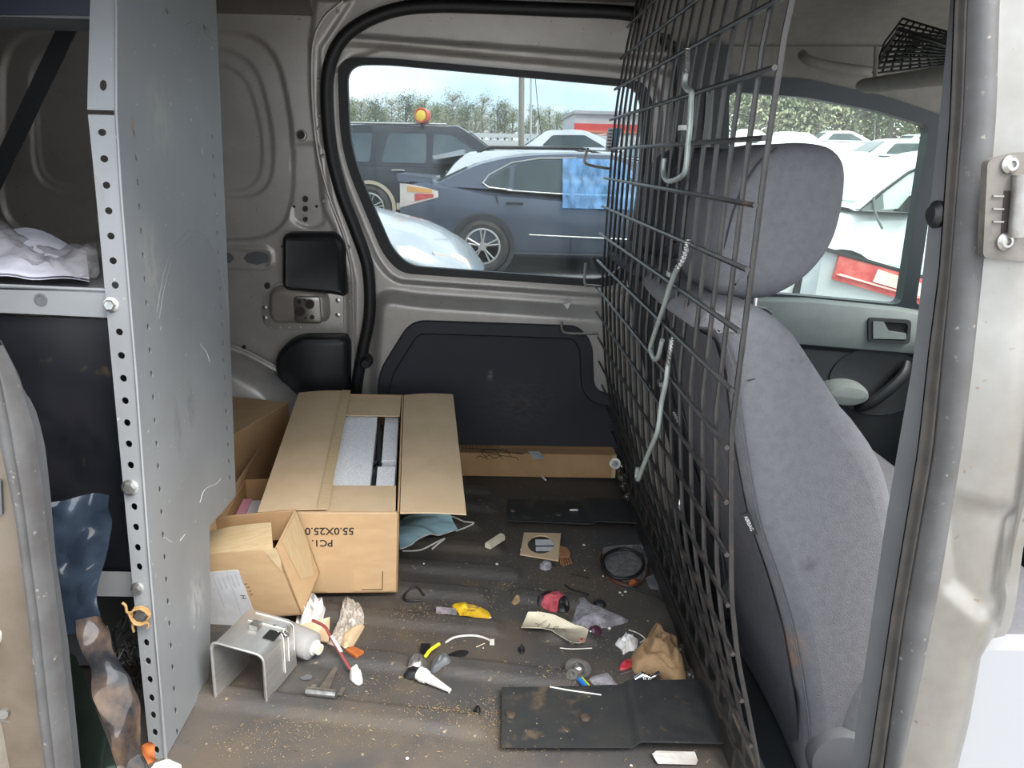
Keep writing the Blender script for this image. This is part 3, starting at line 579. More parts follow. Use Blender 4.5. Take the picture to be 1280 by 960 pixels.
# front flange with punched holes, in two lengths with a gap
def flange(ya, yb_, cuts):
    rows = []
    pts = []
    ys_ = [lerp(ya, yb_, k/12) for k in range(13)]
    FLW = [(-60, 118), (0, 116), (100, 112.5), (138, 111.5), (142, 112), (240, 121), (480, 141), (740, 164), (949, 184), (1010, 190)]
    def at(u, py):     # u 0 ridge .. 1 outer edge; stays perpendicular to the panel
        r = onx(interp(RID, py), py, PX); wd = (interp(RID, py)-interp(FLW, py))/F*(r.y)*1.0
        return V(r.x-u*wd, r.y+.001, r.z)
    lo = [(0, y) for y in ys_]; hi = [(1, y) for y in reversed(ys_)]
    loops = [lo+hi]
    for u, y, ru, ry in cuts: loops.append([(u+ru*math.cos(6.283*k/10), y+ry*math.sin(6.283*k/10)) for k in range(10)])
    b = MB()
    sx = 34.
    b.prism([[(p[0]*sx, p[1]) for p in l] for l in loops], lambda u, y, h: at(u/sx, y)+V(0, h, 0), 0, .0022)
    return b, at
cut1 = [(.46, 107, .13, 7)]
hy = [166, 199, 232, 264, 295.5, 326.5, 357, 415.5, 445, 473.5, 501.5, 529, 555.5, 582, 634, 659.5, 685, 709, 804, 827, 850, 873, 894.5, 916, 938]
b, at = flange(-60, 138, cut1); b.build('flange', M['grey_steel'], shelf)
b, at = flange(144, 1010, [(.56, y, .155, 4.6) for y in hy if y < 955]); b.build('flange', M['grey_steel'], shelf)
b = MB(); b.box(PX-.06, PX-.004, 1.30, 1.306, 0.3, 1.3)
path = [at(.0, y)+V(.0, -.0008, 0) for y in range(-60, 1000, 40)]
b = MB(); b.tube(path, .0024, 6); b.build('folded_edge', M['grey_steel'], shelf, True)
b = MB(); bp_ = [onx(x, y, PX-.045) for x, y in ((262, 660), (292, 620))]

for x, y, s in ((139, 381, 1.0), (163, 609, 1.15), (172, 735, .9), (177, 767, 1.15)):
    c = ony(x, y, at(.5, y).y); b = MB(); ax = V(.1, -1, .1)
    b.lathe(c, ax, [(.0115*s, -.002), (.0115*s, .002), (.0085*s, .003)], 18)
    b.lathe(c+ax.normalized()*.002, ax, [(.0085*s, 0), (.0085*s, .007), (.0068*s, .009), (.004*s, .009)], 6)
    b.lathe(c+ax.normalized()*.010, ax, [(.0038*s, 0), (.0036*s, .0012)], 10); b.build('hex_bolt', M['zinc'], shelf, 30)
# shelf trays and beams run to the left from the panel
yf = at(.5, 375).y+.006
def beam(y0l, y1l, y0r, y1r, Y, m_, name, dep=.02, x0=-.1):
    b = MB(); a = ony(-60, y0l, Y); c = ony(-60, y1l, Y); e = ony(150, y0r, Y); f = ony(150, y1r, Y)
    e.x = f.x = PX-.006
    b.hexa([c, f, f+V(0, dep, 0), c+V(0, dep, 0), a, e, e+V(0, dep, 0), a+V(0, dep, 0)]); return b.build(name, m_, shelf)
beam(354, 388, 364, 398, yf, M['grey_steel'], 'shelf_lip', .003)
zt = ony(60, 358, yf).z
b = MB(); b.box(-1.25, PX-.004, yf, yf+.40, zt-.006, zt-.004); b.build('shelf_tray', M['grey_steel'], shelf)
b = MB(); b.tube([ony(-60, 354.5, yf), V(PX-.006, yf, ony(140, 363.5, yf).z)], .003, 6); b.build('lip_edge', M['grey_steel'], shelf, True)
b = MB(); b.lathe(ony(51, 374.5, yf-.0005), (0, -1, 0), [(.0095, 0), (.0095, .0012), (.0065, .0014), (.006, .0004)], 14); b.build('lip_slot', M['dark_steel'], shelf, True)
beam(391, 735, 401, 745, yf+.012, M['black_panel'], 'back_panel', .004)
beam(712, 742, 716, 746, yf, M['grey_steel'], 'lower_beam', .003)
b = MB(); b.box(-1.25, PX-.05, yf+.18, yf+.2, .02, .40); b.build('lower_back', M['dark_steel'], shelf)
yt = at(.5, 0).y+.02
beam(-60, 18, -60, 19, yt+.02, mat('navy_shelf_edge', (.008, .012, .026), rough=.5), 'upper_lip', .02)
zt2 = ony(60, 18, yt).z
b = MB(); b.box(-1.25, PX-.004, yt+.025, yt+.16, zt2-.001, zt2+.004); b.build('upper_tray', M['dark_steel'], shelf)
b = MB(); A, B_ = ony(90, 22, 1.62), ony(-12, 235, 1.62); d = (B_-A); wv = V(.045, 0, .012)
b.fbox(A-wv*.5-d*.05, wv, V(0, .004, 0), d*1.1); b.build('diagonal_brace', mat('black_brace', (.012, .013, .015), rough=.6), shelf)
# twine tied round the lowest bolt
tw = MB(); c = ony(177, 767, at(.5, 767).y-.004)
tw.tube([c+V(.0145*math.cos(a*.7)*(1+.1*math.sin(a*3)), -.002-.0006*a, .0145*math.sin(a*.7)) for a in range(18)], .0022, 6)
tw.tube(cr([c+V(-.014, -.004, .004), c+V(-.020, -.006, .006), c+V(-.022, -.004, .016), c+V(-.027, -.004, .022)], 5), .0022, 6)
tw.tube(cr([c+V(-.010, -.006, -.008), c+V(-.014, -.006, -.018), c+V(-.013, -.006, -.030)], 5), .002, 6)
tw.tube(cr([c+V(.010, -.006, -.010), c+V(.012, -.006, -.018), c+V(.008, -.006, -.024)], 5), .0018, 6)
tag(tw.build('twine', M['twine'], None, True), 'frayed brown jute twine tied around a shelf bolt', 'twine')
# ------------------------------------------------------------------ wire partition
PRO = [(-.05, .435), (0, .432), (.1, .427), (.2, .400), (.3, .372), (.4, .353), (.55, .337), (.65, .328), (1.0, .335), (1.15, .341), (1.3, .360), (1.45, .386), (1.6, .40)]
def mx_(z): return interp(PRO, z)
part = thing('wire_partition', 'black welded wire cargo partition behind the front seats', 'partition', (.43, 1.7, 0))
def ytop(z): return 2.50-.085*z-.02
NEAR = 1.018
wr = .0039
for k in range(20):
    y = NEAR+.0775*k
    zt_ = min(1.43, (2.49-y)/.085+.0) if y > 2.36 else 1.43
    zt_ = 1.24+.22*min(1, (y-1.0)/.2) if y < 1.2 else zt_
    if y > ytop(.9): continue
    zs = np.linspace(.012, zt_, 34); b = MB(); b.tube([V(mx_(z)+wr, y, z) for z in zs], wr, 6); b.build('upright_wire', M['wire'], part, True)
for k in range(18):
    z = .0655+.0805*k
    if z > 1.42: continue
    ya = NEAR-.004 if z < 1.24 else NEAR+.19*(z-1.24)/.2; b = MB(); yb_ = min(ytop(z), 2.465)
    b.tube([V(mx_(z)-wr*.8, lerp(ya, yb_, t), z) for t in (0, .25, .5, .75, 1)], wr, 6); b.build('cross_wire', M['wire'], part, True)
b = MB(); b.box(.425, .431, 1.12, 2.52, .006, .05); b.box(.431, .468, 1.12, 2.52, .002, .008); b.build('base_angle', M['wire'], part)
for x, y in ((853, 812), (864, 844), (871.5, 877), (774, 585), (779, 598), (780, 608), (785, 621)):
    c = onx(x, y, .424); s = 1.0 if y > 700 else .95; b = MB(); ax = V(-1, -.35, .25)
    b.lathe(c, ax, [(.0125*s, -.004), (.0125*s, .001)], 16); b.lathe(c, ax, [(.009*s, .001), (.009*s, .008), (.005*s, .0082)], 6); b.lathe(c, ax, [(.0048*s, .008), (.0045*s, .015)], 10)
    b.build('partition_bolt', M['zinc'], part, 30)
b = MB(); b.lathe(onx(773, 583, .40)+V(-.01, 0, .01), (-.3, -1, .1), [(.017, 0), (.017, .004), (.010, .004), (.010, .0)], 18); b.build('bracket_ring', M['zinc'], part, True)
# coated hooks hung on the wires
def hookthing(path, spring, lab, r=.0046, clamp=None, x0=.318, lift=.03):
    P = [onx(x, y, x0) for x, y in path]; n = len(P)
    for i in range(n-4, n): P[i].x -= lift*(i-(n-5))/4*.0
    h = thing('coated_hook', lab, 'hook', P[len(P)//2], 'pale coated hooks hanging on the partition')
    b = MB(); b.tube(cr(P, 5), r, 10); b.build('hook_rod', M['hook'], h, True)
    Sx = [onx(x, y, x0) for x, y in spring]; b = MB(); q = cr(Sx, 20); L = len(q); pts = []
    for i in range(160):
        t = i/159*(L-1); a = q[int(t)]; c = q[min(L-1, int(t)+1)]; p = a.lerp(c, t-int(t)); an = i*.82
        pts.append(p+V(math.cos(an)*.0042, math.sin(an)*.0042, 0))
    b.tube(pts, .0011, 5); b.build('spring', M['zinc'], h, True)
    if clamp:
        b = MB(); c = onx(*clamp, x0); b.box(c.x-.006, c.x+.006, c.y-.016, c.y+.006, c.z-.004, c.z+.004); b.build('clamp', M['zinc'], h)
    return h
hookthing([(857, 90), (856, 105), (859, 112), (864, 114), (864, 125), (862, 160), (860, 180), (857, 211), (851, 221), (840, 226), (833, 225), (829, 216), (830, 198)], [(859, 60), (858, 92)], 'pale coated hook with spring hanging highest on the wire partition', clamp=(853, 160))
hookthing([(848, 333), (843, 343), (836, 362), (830, 382), (814, 430), (814, 440), (818, 449), (823, 445), (828, 425)], [(860, 300), (855, 320), (848, 335)], 'pale coated hook with white tip hanging in the middle of the wire partition', clamp=(838, 342))
hookthing([(835, 455), (832, 480), (827, 502), (824, 526), (821, 542), (812, 563), (802, 588), (798, 599), (796, 596), (797, 585)], [(840, 423), (838, 438), (835, 457)], 'long pale coated hook hanging lowest on the wire partition', clamp=(826, 478))
for pts, lab in (([(735, 185), (731, 199), (736, 206), (763, 211)], 'bent dark wire peg hook beside the blue film covered car window'), ([(732, 329), (731, 354), (740, 357), (752, 358)], 'bent wire peg hook just below the sliding door window'), ([(702, 402), (703, 413), (712, 417), (748, 417)], 'bent wire peg hook in front of the dark door card')):
    b = MB(); P = [ony(x, y, 2.40) for x, y in pts]
    b.tube(cr(P, 5), .0042, 8); hk = tag(b.build('peg_hook', M['dull_steel'], None, True), lab, 'hook', 'peg hooks on the far end of the partition')
b = MB(); b.box(0, 0, 0, 0, 0, 0); b = MB(); c = ony(760, 160, 2.35); 
tg_ = thing('hang_tag', 'small blue and white printed tag hanging at the far end of the partition', 'tag', c)
b.fbox(c, (.018, 0, 0), (0, .003, 0), (-.004, 0, -.062)); b.build('white_half', M['paper'], tg_)
b = MB(); b.fbox(c+V(.020, -.004, .0), (.017, 0, 0), (0, .004, 0), (-.008, 0, -.066)); b.build('blue_half', M['blue_tag'], tg_)
for k in range(6):
    b = MB(); b.fbox(c+V(.003-.0007*k, -.0008, -.008-.009*k), (.011, 0, 0), (0, .0006, 0), (0, 0, .003)); b.build('print_line', M['ink'], tg_)
# ------------------------------------------------------------------ seats
def loft_y(outline, y0, y1, rn, rf, bulge=None, n=9, m_=None):
    # outline: (x, z) loop; ends are rounded by pulling the outline in; bulge(t, x, z) -> dx
    P = [Vector((x, z, 0)) for x, z in outline]; c = sum(P, Vector((0, 0, 0)))/len(P); k = len(P)
    # inward normals
    nn = []
    ar = sum(P[i-1].x*P[i].y-P[i].x*P[i-1].y for i in range(k)); sg = 1 if ar > 0 else -1
    for i in range(k):
        e = (P[(i+1) % k]-P[i-1]).normalized(); nn.append(V(-e.y, e.x, 0)*sg)
    st = [(y0, rn*1.0), (y0+rn*.10, rn*.55), (y0+rn*.35, rn*.2), (y0+rn*.8, 0)]+[(lerp(y0+rn, y1-rf, (i+1)/(n+1)), 0) for i in range(n)]+[(y1-rf*.8, 0), (y1-rf*.35, rf*.2), (y1-rf*.1, rf*.55), (y1, rf)]
    b = MB()
    def g(i, j):
        p = P[i]+nn[i]*st[j][1]; y = st[j][0]; dx = bulge((y-y0)/(y1-y0), p.x, p.y) if bulge else 0
        return V(p.x+dx, y, p.y)
    b.grid(g, k, len(st), True)
    m2 = len(st)
    for j, rev in ((0, False), (m2-1, True)):
        q = [P[i]+nn[i]*st[j][1] for i in range(k)]
        for t in tessellate_polygon([q]): b.f.append(tuple(i*m2+j for i in (reversed(t) if rev else t))); b.mi.append(0)
    return b
def sx(pts, Y, n=4): return [(p.x, p.z) for p in cr([V(ony(x, y, Y).x, ony(x, y, Y).z, 0) for x, y in pts], n, True)] if False else [(q.x, q.y) for q in cr([V(ony(x, y, Y).x, ony(x, y, Y).z, 0) for x, y in pts], n, True)]
seat = thing('front_seat', 'grey fabric front seat nearest the open door, behind the wire partition', 'seat', (.75, 1.5, -.15), 'front seats')
ho = sx([(903, 368), (900, 330), (908, 278), (926, 228), (950, 197), (985, 179), (1030, 181), (1052, 193), (1061, 216), (1057, 262), (1044, 305), (1019, 340), (985, 365), (945, 377)], 1.34)
hb = loft_y(ho, 1.33, 1.64, .045, .045, lambda t, x, z: .015*math.sin(3.14*t)*(-1 if x < .47 else .6))
hd = hb.build('headrest', M['fabric'], seat, True)
b = MB(); b.tube(cr([V(ony(x, y, 1.332).x, 1.345-.004*math.sin(k), ony(x, y, 1.332).z) for k, (x, y) in enumerate([(975, 184), (950, 204), (930, 236), (915, 280), (908, 325), (912, 360)])], 6), .0018, 5); b.build('seam', M['fabric_dark'], hd, True)
for y in (1.40, 1.56):
    b = MB(); a = ony(925, 400, y); b.tube([V(.47, y, .82), V(.475, y, .70)], .006, 10); b.build('headrest_post', M['chrome'], seat, True)
    b = MB(); b.lathe(V(.478, y, .742), (.1, 0, 1), [(.028, -.01), (.028, .008), (.018, .014), (.008, .014)], 18); b.build('post_collar', M['black_plastic'], seat, True)
bo = sx([(872, 412), (900, 418), (916, 460), (922, 520), (931, 580), (946, 656), (970, 727), (990, 797), (1006, 893), (1010, 990), (1140, 990), (1140, 800), (1130, 700), (1115, 625), (1096, 570), (1056, 512), (1021, 458), (992, 416), (962, 391), (940, 383), (900, 386), (878, 394)], 1.25, 4)
bb_ = loft_y(bo, 1.235, 1.74, .035, .035, lambda t, x, z: -.012*math.sin(3.14*t)*(1 if x < .6 else -1))
br_ = bb_.build('backrest', M['fabric'], seat, True)
stain(M['fabric'], [(tuple(ony(985, 828, 1.25)), (.035, .2, .075), (.40, .20, .07), .75), (tuple(ony(985, 850, 1.25)), (.018, .2, .025), (.45, .24, .08), .8), (tuple(ony(1007, 700, 1.25)), (.02, .1, .02), (.08, .075, .08), .7), (tuple(ony(995, 448, 1.25)), (.02, .05, .006), (.06, .055, .06), .7)])
seam_px = [(905, 430), (917, 470), (923, 520), (932, 580), (947, 656), (971, 727), (991, 797), (1007, 893), (1011, 955)]
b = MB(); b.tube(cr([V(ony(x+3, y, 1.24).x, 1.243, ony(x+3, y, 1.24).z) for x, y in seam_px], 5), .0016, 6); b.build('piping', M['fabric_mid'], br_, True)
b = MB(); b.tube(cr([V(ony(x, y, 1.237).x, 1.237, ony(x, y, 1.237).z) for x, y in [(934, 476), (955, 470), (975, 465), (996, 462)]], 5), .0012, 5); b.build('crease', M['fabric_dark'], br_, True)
# pocket panel on the back: shade put into a darker copy of the fabric
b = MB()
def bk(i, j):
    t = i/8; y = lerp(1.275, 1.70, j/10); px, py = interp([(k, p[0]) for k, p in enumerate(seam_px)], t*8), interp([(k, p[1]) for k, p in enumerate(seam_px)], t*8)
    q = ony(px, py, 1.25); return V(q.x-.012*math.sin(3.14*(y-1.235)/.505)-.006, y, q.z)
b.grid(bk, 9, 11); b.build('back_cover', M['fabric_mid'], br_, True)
c = ony(923, 642, 1.232)
b = MB(); q = [ony(x, y, 1.233) for x, y in ((925, 643), (937, 640), (947, 668), (934, 669))]
b.add(q+[p+V(0, .003, 0) for p in q], [(0, 1, 2, 3), (7, 6, 5, 4), (0, 4, 5, 1), (1, 5, 6, 2), (2, 6, 7, 3), (3, 7, 4, 0)]); lb = b.build('side_tag', M['black_plastic'], seat)
mt_ = frame(ony(935.5, 654.5, 1.2322), ony(945, 666, 1.2322)-ony(931, 641, 1.2322), ony(925, 666, 1.2322)-ony(925, 660, 1.2322))
mt_ = frame(ony(936, 654.5, 1.2322), ony(942, 667, 1.2322)-ony(930, 642, 1.2322), (1, 0, .45))
text_mb('AIRBAG', .0088, mt_, .0002).build('tag_lettering', M['paper'], lb)
b = MB(); so_ = [(.66, -.02), (.68, .10), (.74, .16), (1.1, .18), (1.22, .13), (1.22, .0), (1.1, -.06), (.7, -.06)]
b = loft_y([(q.x, q.y) for q in cr([V(x, z, 0) for x, z in so_], 4, True)], 1.22, 1.76, .04, .04); b.build('seat_cushion', M['fabric'], seat, True)
b = MB(); b.lathe(ony(1052, 948, 1.225), (-.15, -1, .05), [(.062, -.02), (.062, .004), (.056, .016), (.03, .020), (.01, .021)], 30); b.build('recliner_cover', mat('grey_recliner_plastic', (.13, .13, .14), rough=.5), seat, True)
b = MB(); b.box(.70, 1.1, 1.28, 1.34, -.15, -.04); b.build('seat_rail', M['black_plastic'], seat)
b = MB(); b.box(.70, 1.1, 1.64, 1.70, -.15, -.04); b.build('seat_rail', M['black_plastic'], seat)
s2 = copy_tree(seat, loc=(.755, 2.08, -.15), label='driver seat, shaded dark against the far pillar, seen through the wire partition')
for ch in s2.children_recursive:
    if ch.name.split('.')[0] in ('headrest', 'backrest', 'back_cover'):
        ch.material_slots[0].link = 'OBJECT'; ch.material_slots[0].material = M['fabric_dark']  # same fabric as the near seat; its shade is put into this colour
# ------------------------------------------------------------------ cartons
def rotm(w): 
    w = Vector(w); return Matrix.Rotation(w.length, 3, w.normalized())
def carton_walls(b, T, Rm, x0, x1, y0, y1, z0, z1, t=.004, floor=True):
    def bx(a0, a1, c0, c1, e0, e1):
        b.hexa([T+Rm@V(*p) for p in ((a0, c0, e0), (a1, c0, e0), (a1, c1, e0), (a0, c1, e0), (a0, c0, e1), (a1, c0, e1), (a1, c1, e1), (a0, c1, e1))])
    bx(x0, x1, y0, y0+t, z0, z1); bx(x0, x1, y1-t, y1, z0, z1); bx(x0, x0+t, y0, y1, z0, z1); bx(x1-t, x1, y0, y1, z0, z1)
    if floor: bx(x0, x1, y0, y1, z0, z0+t)
def lbox(T, Rm, x0, x1, y0, y1, z0, z1, b=None):
    b = b or MB()
    return b.hexa([T+Rm@V(*p) for p in ((x0, y0, z0), (x1, y0, z0), (x1, y1, z0), (x0, y1, z0), (x0, y0, z1), (x1, y0, z1), (x1, y1, z1), (x0, y1, z1))])
# the long carton with one flap standing open
T = V(-.2017, 1.678, .014); Rm = rotm((.1093, .0376, .0919)); W_, L_, H_ = .3081, .6757, .2162
big = thing('open_carton', 'long open cardboard carton printed upside down, white foam showing inside', 'box', T, 'cardboard cartons')
b = MB(); carton_walls(b, T, Rm, -W_, 0, 0, L_, 0, H_); body = b.build('body', M['cardboard'], big)
b = MB(); q = [(-W_, 0), (-W_+.158, 0), (-W_+.158, L_-.006), (-W_, L_-.006)]
def flapgrid(P, th, m_, name, parent, bow=.0, nx=9, ny=9):
    b = MB(); P = [Vector(p) for p in P]; n_ = (P[1]-P[0]).cross(P[3]-P[0]).normalized()
    for s_ in (0, 1):
        b.grid(lambda i, j: lerp(lerp(P[0], P[1], i/(nx-1)), lerp(P[3], P[2], i/(nx-1)), j/(ny-1))+n_*(bow*math.sin(3.14*i/(nx-1))*(.6+.4*j/(ny-1))-th*s_), nx, ny)
    A_ = lambda i, j, s_: lerp(lerp(P[0], P[1], i/(nx-1)), lerp(P[3], P[2], i/(nx-1)), j/(ny-1))+n_*(bow*math.sin(3.14*i/(nx-1))*(.6+.4*j/(ny-1))-th*s_)
    b.grid(lambda i, j: A_(i, 0, j), nx, 2); b.grid(lambda i, j: A_(i, ny-1, j), nx, 2); b.grid(lambda i, j: A_(0, i, j), ny, 2); b.grid(lambda i, j: A_(nx-1, i, j), ny, 2)
    return b.build(name, m_, parent, 50)
G = lambda x, y, z: T+Rm@V(x, y, z)
flapgrid([G(-W_, 0, H_), G(-W_+.150, .0, H_+.010), G(-W_+.150, L_, H_+.010), G(-W_, L_, H_)], .003, M['cardboard_pale'], 'flap', big, .004)
lf = flapgrid([G(-W_+.128, .0, H_+.0125), G(-W_+.152, .0, H_+.0115), G(-W_+.152, L_, H_+.0115), G(-W_+.128, L_, H_+.0125)], .001, M['tape'], 'tape_strip', big)
flapgrid([G(-W_+.01, 0, H_-.001), G(-.008, 0, H_-.001), G(-.010, .128, H_-.004), G(-W_+.01, .128, H_-.004)], .003, M['cardboard_pale'], 'flap', big)
flapgrid([G(-W_+.01, L_-.14, H_-.006), G(-.008, L_-.14, H_-.006), G(-.006, L_, H_-.001), G(-W_+.01, L_, H_-.001)], .003, M['cardboard_pale'], 'flap', big)
flapgrid([G(.002, .0, H_), G(.150, -.012, H_+.004), G(.150, L_, H_+.006), G(.002, L_, H_)], .004, M['cardboard_pale'], 'flap', big, .004)
# print on the near end: upside-down lettering and a corner mark
fy = -.0006
def face_text(s, u, v, size, flip=True):
    ex = Rm@V(-1, 0, 0); ey = Rm@V(0, 0, -1); return text_mb(s, size, frame(G(u, fy, v), ex, ey), .0002, .00035)
def px_on_face(px, py):   # hits the near end of the carton
    nrm = Rm@V(0, 1, 0); d = ray(px, py); t = (T-CAM).dot(nrm)/d.dot(nrm); q = Rm.transposed()@(CAM+d*t-T); return q.x, q.z
u, v = px_on_face(412, 663.5); face_text('55.0X25.0', u, v, .0262).build('lettering', M['ink'], body)
u, v = px_on_face(403, 678.5); face_text('PC1.', u, v, .0245).build('lettering', M['ink'], body)
b = MB(); (u0, v0), (u1, v1), (u2, v2) = px_on_face(452, 737), px_on_face(478, 737), px_on_face(478, 714)
lbox(T, Rm, u0, u1, fy, 0, v0-.0008, v0+.0008, b); lbox(T, Rm, u1-.0008, u1+.0008, fy, 0, v0, v2, b); b.build('corner_mark', M['ink'], body)
b = MB(); (u0, v0), (u1, v1) = px_on_face(407, 700), px_on_face(441, 747); lbox(T, Rm, u0, u1, fy*.5, 0, 0.001, v0, b); b.build('tape_patch', mat('clear_tape_on_card', (.50, .333, .184), rough=.35), body)
fm = thing('foam_block', 'large white foam block inside the open carton', 'foam', G(-.1, .3, .02), 'foam packing in the open carton')
b = lbox(T, Rm, -.21, -.072, .10, L_-.10, .01, H_-.014); b.build('block', M['foam'], fm)
b = lbox(T, Rm, -.050, -.012, .30, L_-.08, .01, H_-.025); tag(b.build('foam_block', M['foam']), 'narrow white foam strip at the right inside the open carton', 'foam', 'foam packing in the open carton')
b = lbox(T, Rm, -.058, -.014, .135, .25, .01, H_-.018); tag(b.build('foam_block', M['foam']), 'small square white foam block at the near right inside the open carton', 'foam', 'foam packing in the open carton')
b = MB(); b.tube(cr([G(-.062, .14, .17), G(-.066, .22, .178), G(-.058, .30, .18), G(-.061, .42, .178), G(-.060, .55, .17)], 6), .0055, 8)
b.tube(cr([G(-.066, .26, .186), G(-.052, .275, .19), G(-.060, .30, .188), G(-.068, .285, .186)], 5), .004, 6)
tag(b.build('power_cable', M['black_plastic'], None, True), 'black cable squeezed between the foam blocks in the carton', 'cable')
# small carton in front of it
k = .965; T2 = CAM+(V(-.4018, 1.5815, .012)-CAM)*k; R2 = rotm((.2271, -.1875, -.1261)); w2, d2_, h2 = .2*k, .1343*k, .1901*k
sm = thing('small_carton', 'small tilted cardboard carton with torn tape and a shipping label', 'box', T2, 'cardboard cartons')
g2 = lambda x, y, z: T2+R2@V(x, y, z)
b = MB(); carton_walls(b, T2, R2, -w2, 0, 0, d2_, 0, h2, .0035); sb = b.build('body', M['cardboard'], sm)
flapgrid([g2(-w2, .0, h2), g2(-.006, 0, h2), g2(-.035, .075, h2+.012), g2(-w2, .085, h2-.006)], .002, M['tape'], 'flap', sm, .004)
flapgrid([g2(-w2, d2_, h2), g2(-.004, d2_, h2), g2(-.012, d2_-.03, h2-.055), g2(-w2, d2_-.03, h2-.055)], .002, M['cardboard_dark'], 'flap', sm)
b = MB(); b.add([g2(.0008, .03, h2-.004), g2(.0008, d2_-.004, h2-.004), g2(.0008, d2_-.002, .09), g2(.0008, d2_-.03, .02), g2(.0008, .045, .06)], [(0, 1, 2, 3, 4)])
b.build('tape_strip', M['tape'], sm)
b = MB(); b.add([g2(-.030, .0, h2+.001), g2(.001, .0, h2+.001), g2(.001, .0, h2-.03), g2(-.006, -.0012, h2-.06), g2(-.022, -.0012, h2-.012)], [(0, 1, 2, 3, 4)]); b.build('tape_strip', M['tape'], sm)
nrm2 = R2@V(0, 1, 0)
def on2(px, py, lift=.0006):
    d = ray(px, py); t = (T2-CAM).dot(nrm2)/d.dot(nrm2); return CAM+d*t-nrm2*lift
lbpx = [(250, 716), (298, 712), (321, 775), (262, 790)]
b = MB(); b.add([on2(*p) for p in lbpx]+[on2(*p, 0) for p in lbpx], [(3, 2, 1, 0), (0, 1, 5, 4), (1, 2, 6, 5), (2, 3, 7, 6), (3, 0, 4, 7)]); la = b.build('shipping_label', M['paper'], sm)
o = on2(304, 746, .0008); ex = on2(307, 756)-on2(301, 737); ey = on2(310, 743)-on2(296, 748)
text_mb('H', .0165, frame(o, ex, ey), .0001).build('label_lettering', M['ink'], la)
b = MB()
for r in range(7):
    for s_ in range(3 if r != 2 else 1):
        x0, y0 = 271+6.0*r*.9, 721-1.2*r; a, c = (x0+1.0, y0+5*s_+1), (x0+3.5, y0+5+5.5*s_)
        if r == 6: break
        pa, pc = on2(a[0]+2*s_, a[1], .0008), on2(c[0]+2*s_, c[1], .0008); b.tube([pa, pc], .0004, 4)
for p, q in (((283, 713.5), (305, 777)), ((265, 718), (281, 760))): b.tube([on2(*p, .0008), on2(*q, .0008)], .00025, 4)
b.build('label_print', mat('grey_print', (.22, .22, .24), rough=.8), la)
b = MB()
for x, y in ((306, 730), (309, 734), (311, 739), (313, 743)): b.tube([on2(x, y, .0008), on2(x+3, y-.6, .0008)], .0006, 4)
b.build('box_print', M['ink'], sb)
# closed carton behind, and the open one wedged beside it
A, B_ = V(-.667, 2.0, .28), V(-.592, 2.30, .28); e = (B_-A); n_ = V(-e.y, e.x, 0).normalized()
cl = thing('closed_carton', 'closed brown cardboard carton standing behind the perforated end panel', 'box', (-.8, 2.15, 0), 'cardboard cartons')
b = MB(); b.fbox(A-V(0, 0, .278), e, n_*.36, V(0, 0, .278)); b.build('body', M['cardboard_dark'], cl)
b = MB(); b.fbox(A+e*.0+V(0, 0, .0003), e, n_*.18, V(0, 0, .002)); b.build('flap', M['cardboard'], cl)
b = MB(); b.fbox(A+n_*.1815+V(0, 0, .0003), e, n_*.178, V(0, 0, .002)); b.build('flap', M['cardboard'], cl)
oc = thing('narrow_carton', 'narrow open carton wedged left of the long carton, papers inside', 'box', (-.58, 1.85, 0), 'cardboard cartons')
T3 = V(-.520, 1.70, .003); R3 = rotm((0, 0, .0919))
b = MB(); carton_walls(b, T3, R3, -.085, 0, 0, .27, 0, .172, .003); b.build('body', M['cardboard_dark'], oc)
g3 = lambda x, y, z: T3+R3@V(x, y, z)
flapgrid([g3(-.085, 0, .172), g3(-.085, .27, .172), g3(-.062, .37, .222), g3(-.098, -.03, .196)], .003, M['cardboard'], 'flap', oc)
flapgrid([g3(-.085, 0, .172), g3(-.002, 0, .172), g3(-.002, .05, .15), g3(-.085, .05, .15)], .002, M['cardboard'], 'flap', oc)
b = MB(); lbox(T3, R3, -.078, -.008, .04, .20, .135, .142, b); tag(b.build('paper_stack', M['paper']), 'white papers lying in the narrow open carton', 'paper')
b = MB(); lbox(T3, R3, -.076, -.054, .06, .20, .1432, .147, b); tag(b.build('pink_paper', mat('pink_paper', (.62, .28, .36), rough=.8)), 'folded pink paper on top of the white papers', 'paper')
# flat carton against the far door
T4 = V(.421, 2.414, .006); fb = thing('flat_carton', 'long flat carton on the floor against the dark door card', 'box', T4, 'cardboard cartons')
R4 = rotm((0, 0, -.005))
b = MB(); lbox(T4, R4, -.55, 0, 0, .118, 0, .078, b); fbd = b.build('body', M['cardboard_dark'], fb)
b = MB(); lbox(T4, R4, -.55, -.008, .0, .056, .0782, .0800, b); b.build('flap', M['cardboard_dark'], fb)
b = MB(); lbox(T4, R4, -.55, -.008, .060, .118, .0782, .0800, b); b.build('flap', M['cardboard_dark'], fb)
b = MB(); lbox(T4, R4, -.012, .0006, -.0008, .012, 0.0, .080, b); b.build('tape_edge', M['tape'], fb)
def on4(px, py): return onz(px, py, .0868)
b = MB(); q = [on4(660, 564), on4(674, 564), on4(681, 573.5), on4(668, 574)]; b.add(q+[p-V(0, 0, .0006) for p in q], [(0, 1, 2, 3), (0, 4, 5, 1), (1, 5, 6, 2), (2, 6, 7, 3), (3, 7, 4, 0)]); sk = b.build('sticker', M['paper'], fb)
b = MB()
for k in range(3): b.tube([on4(665+2*k, 566+2.4*k), on4(672+2*k, 566.5+2.4*k)], .0009, 4)
b.build('sticker_print', mat('blue_print', (.1, .2, .4), rough=.7), sk)
b = MB()
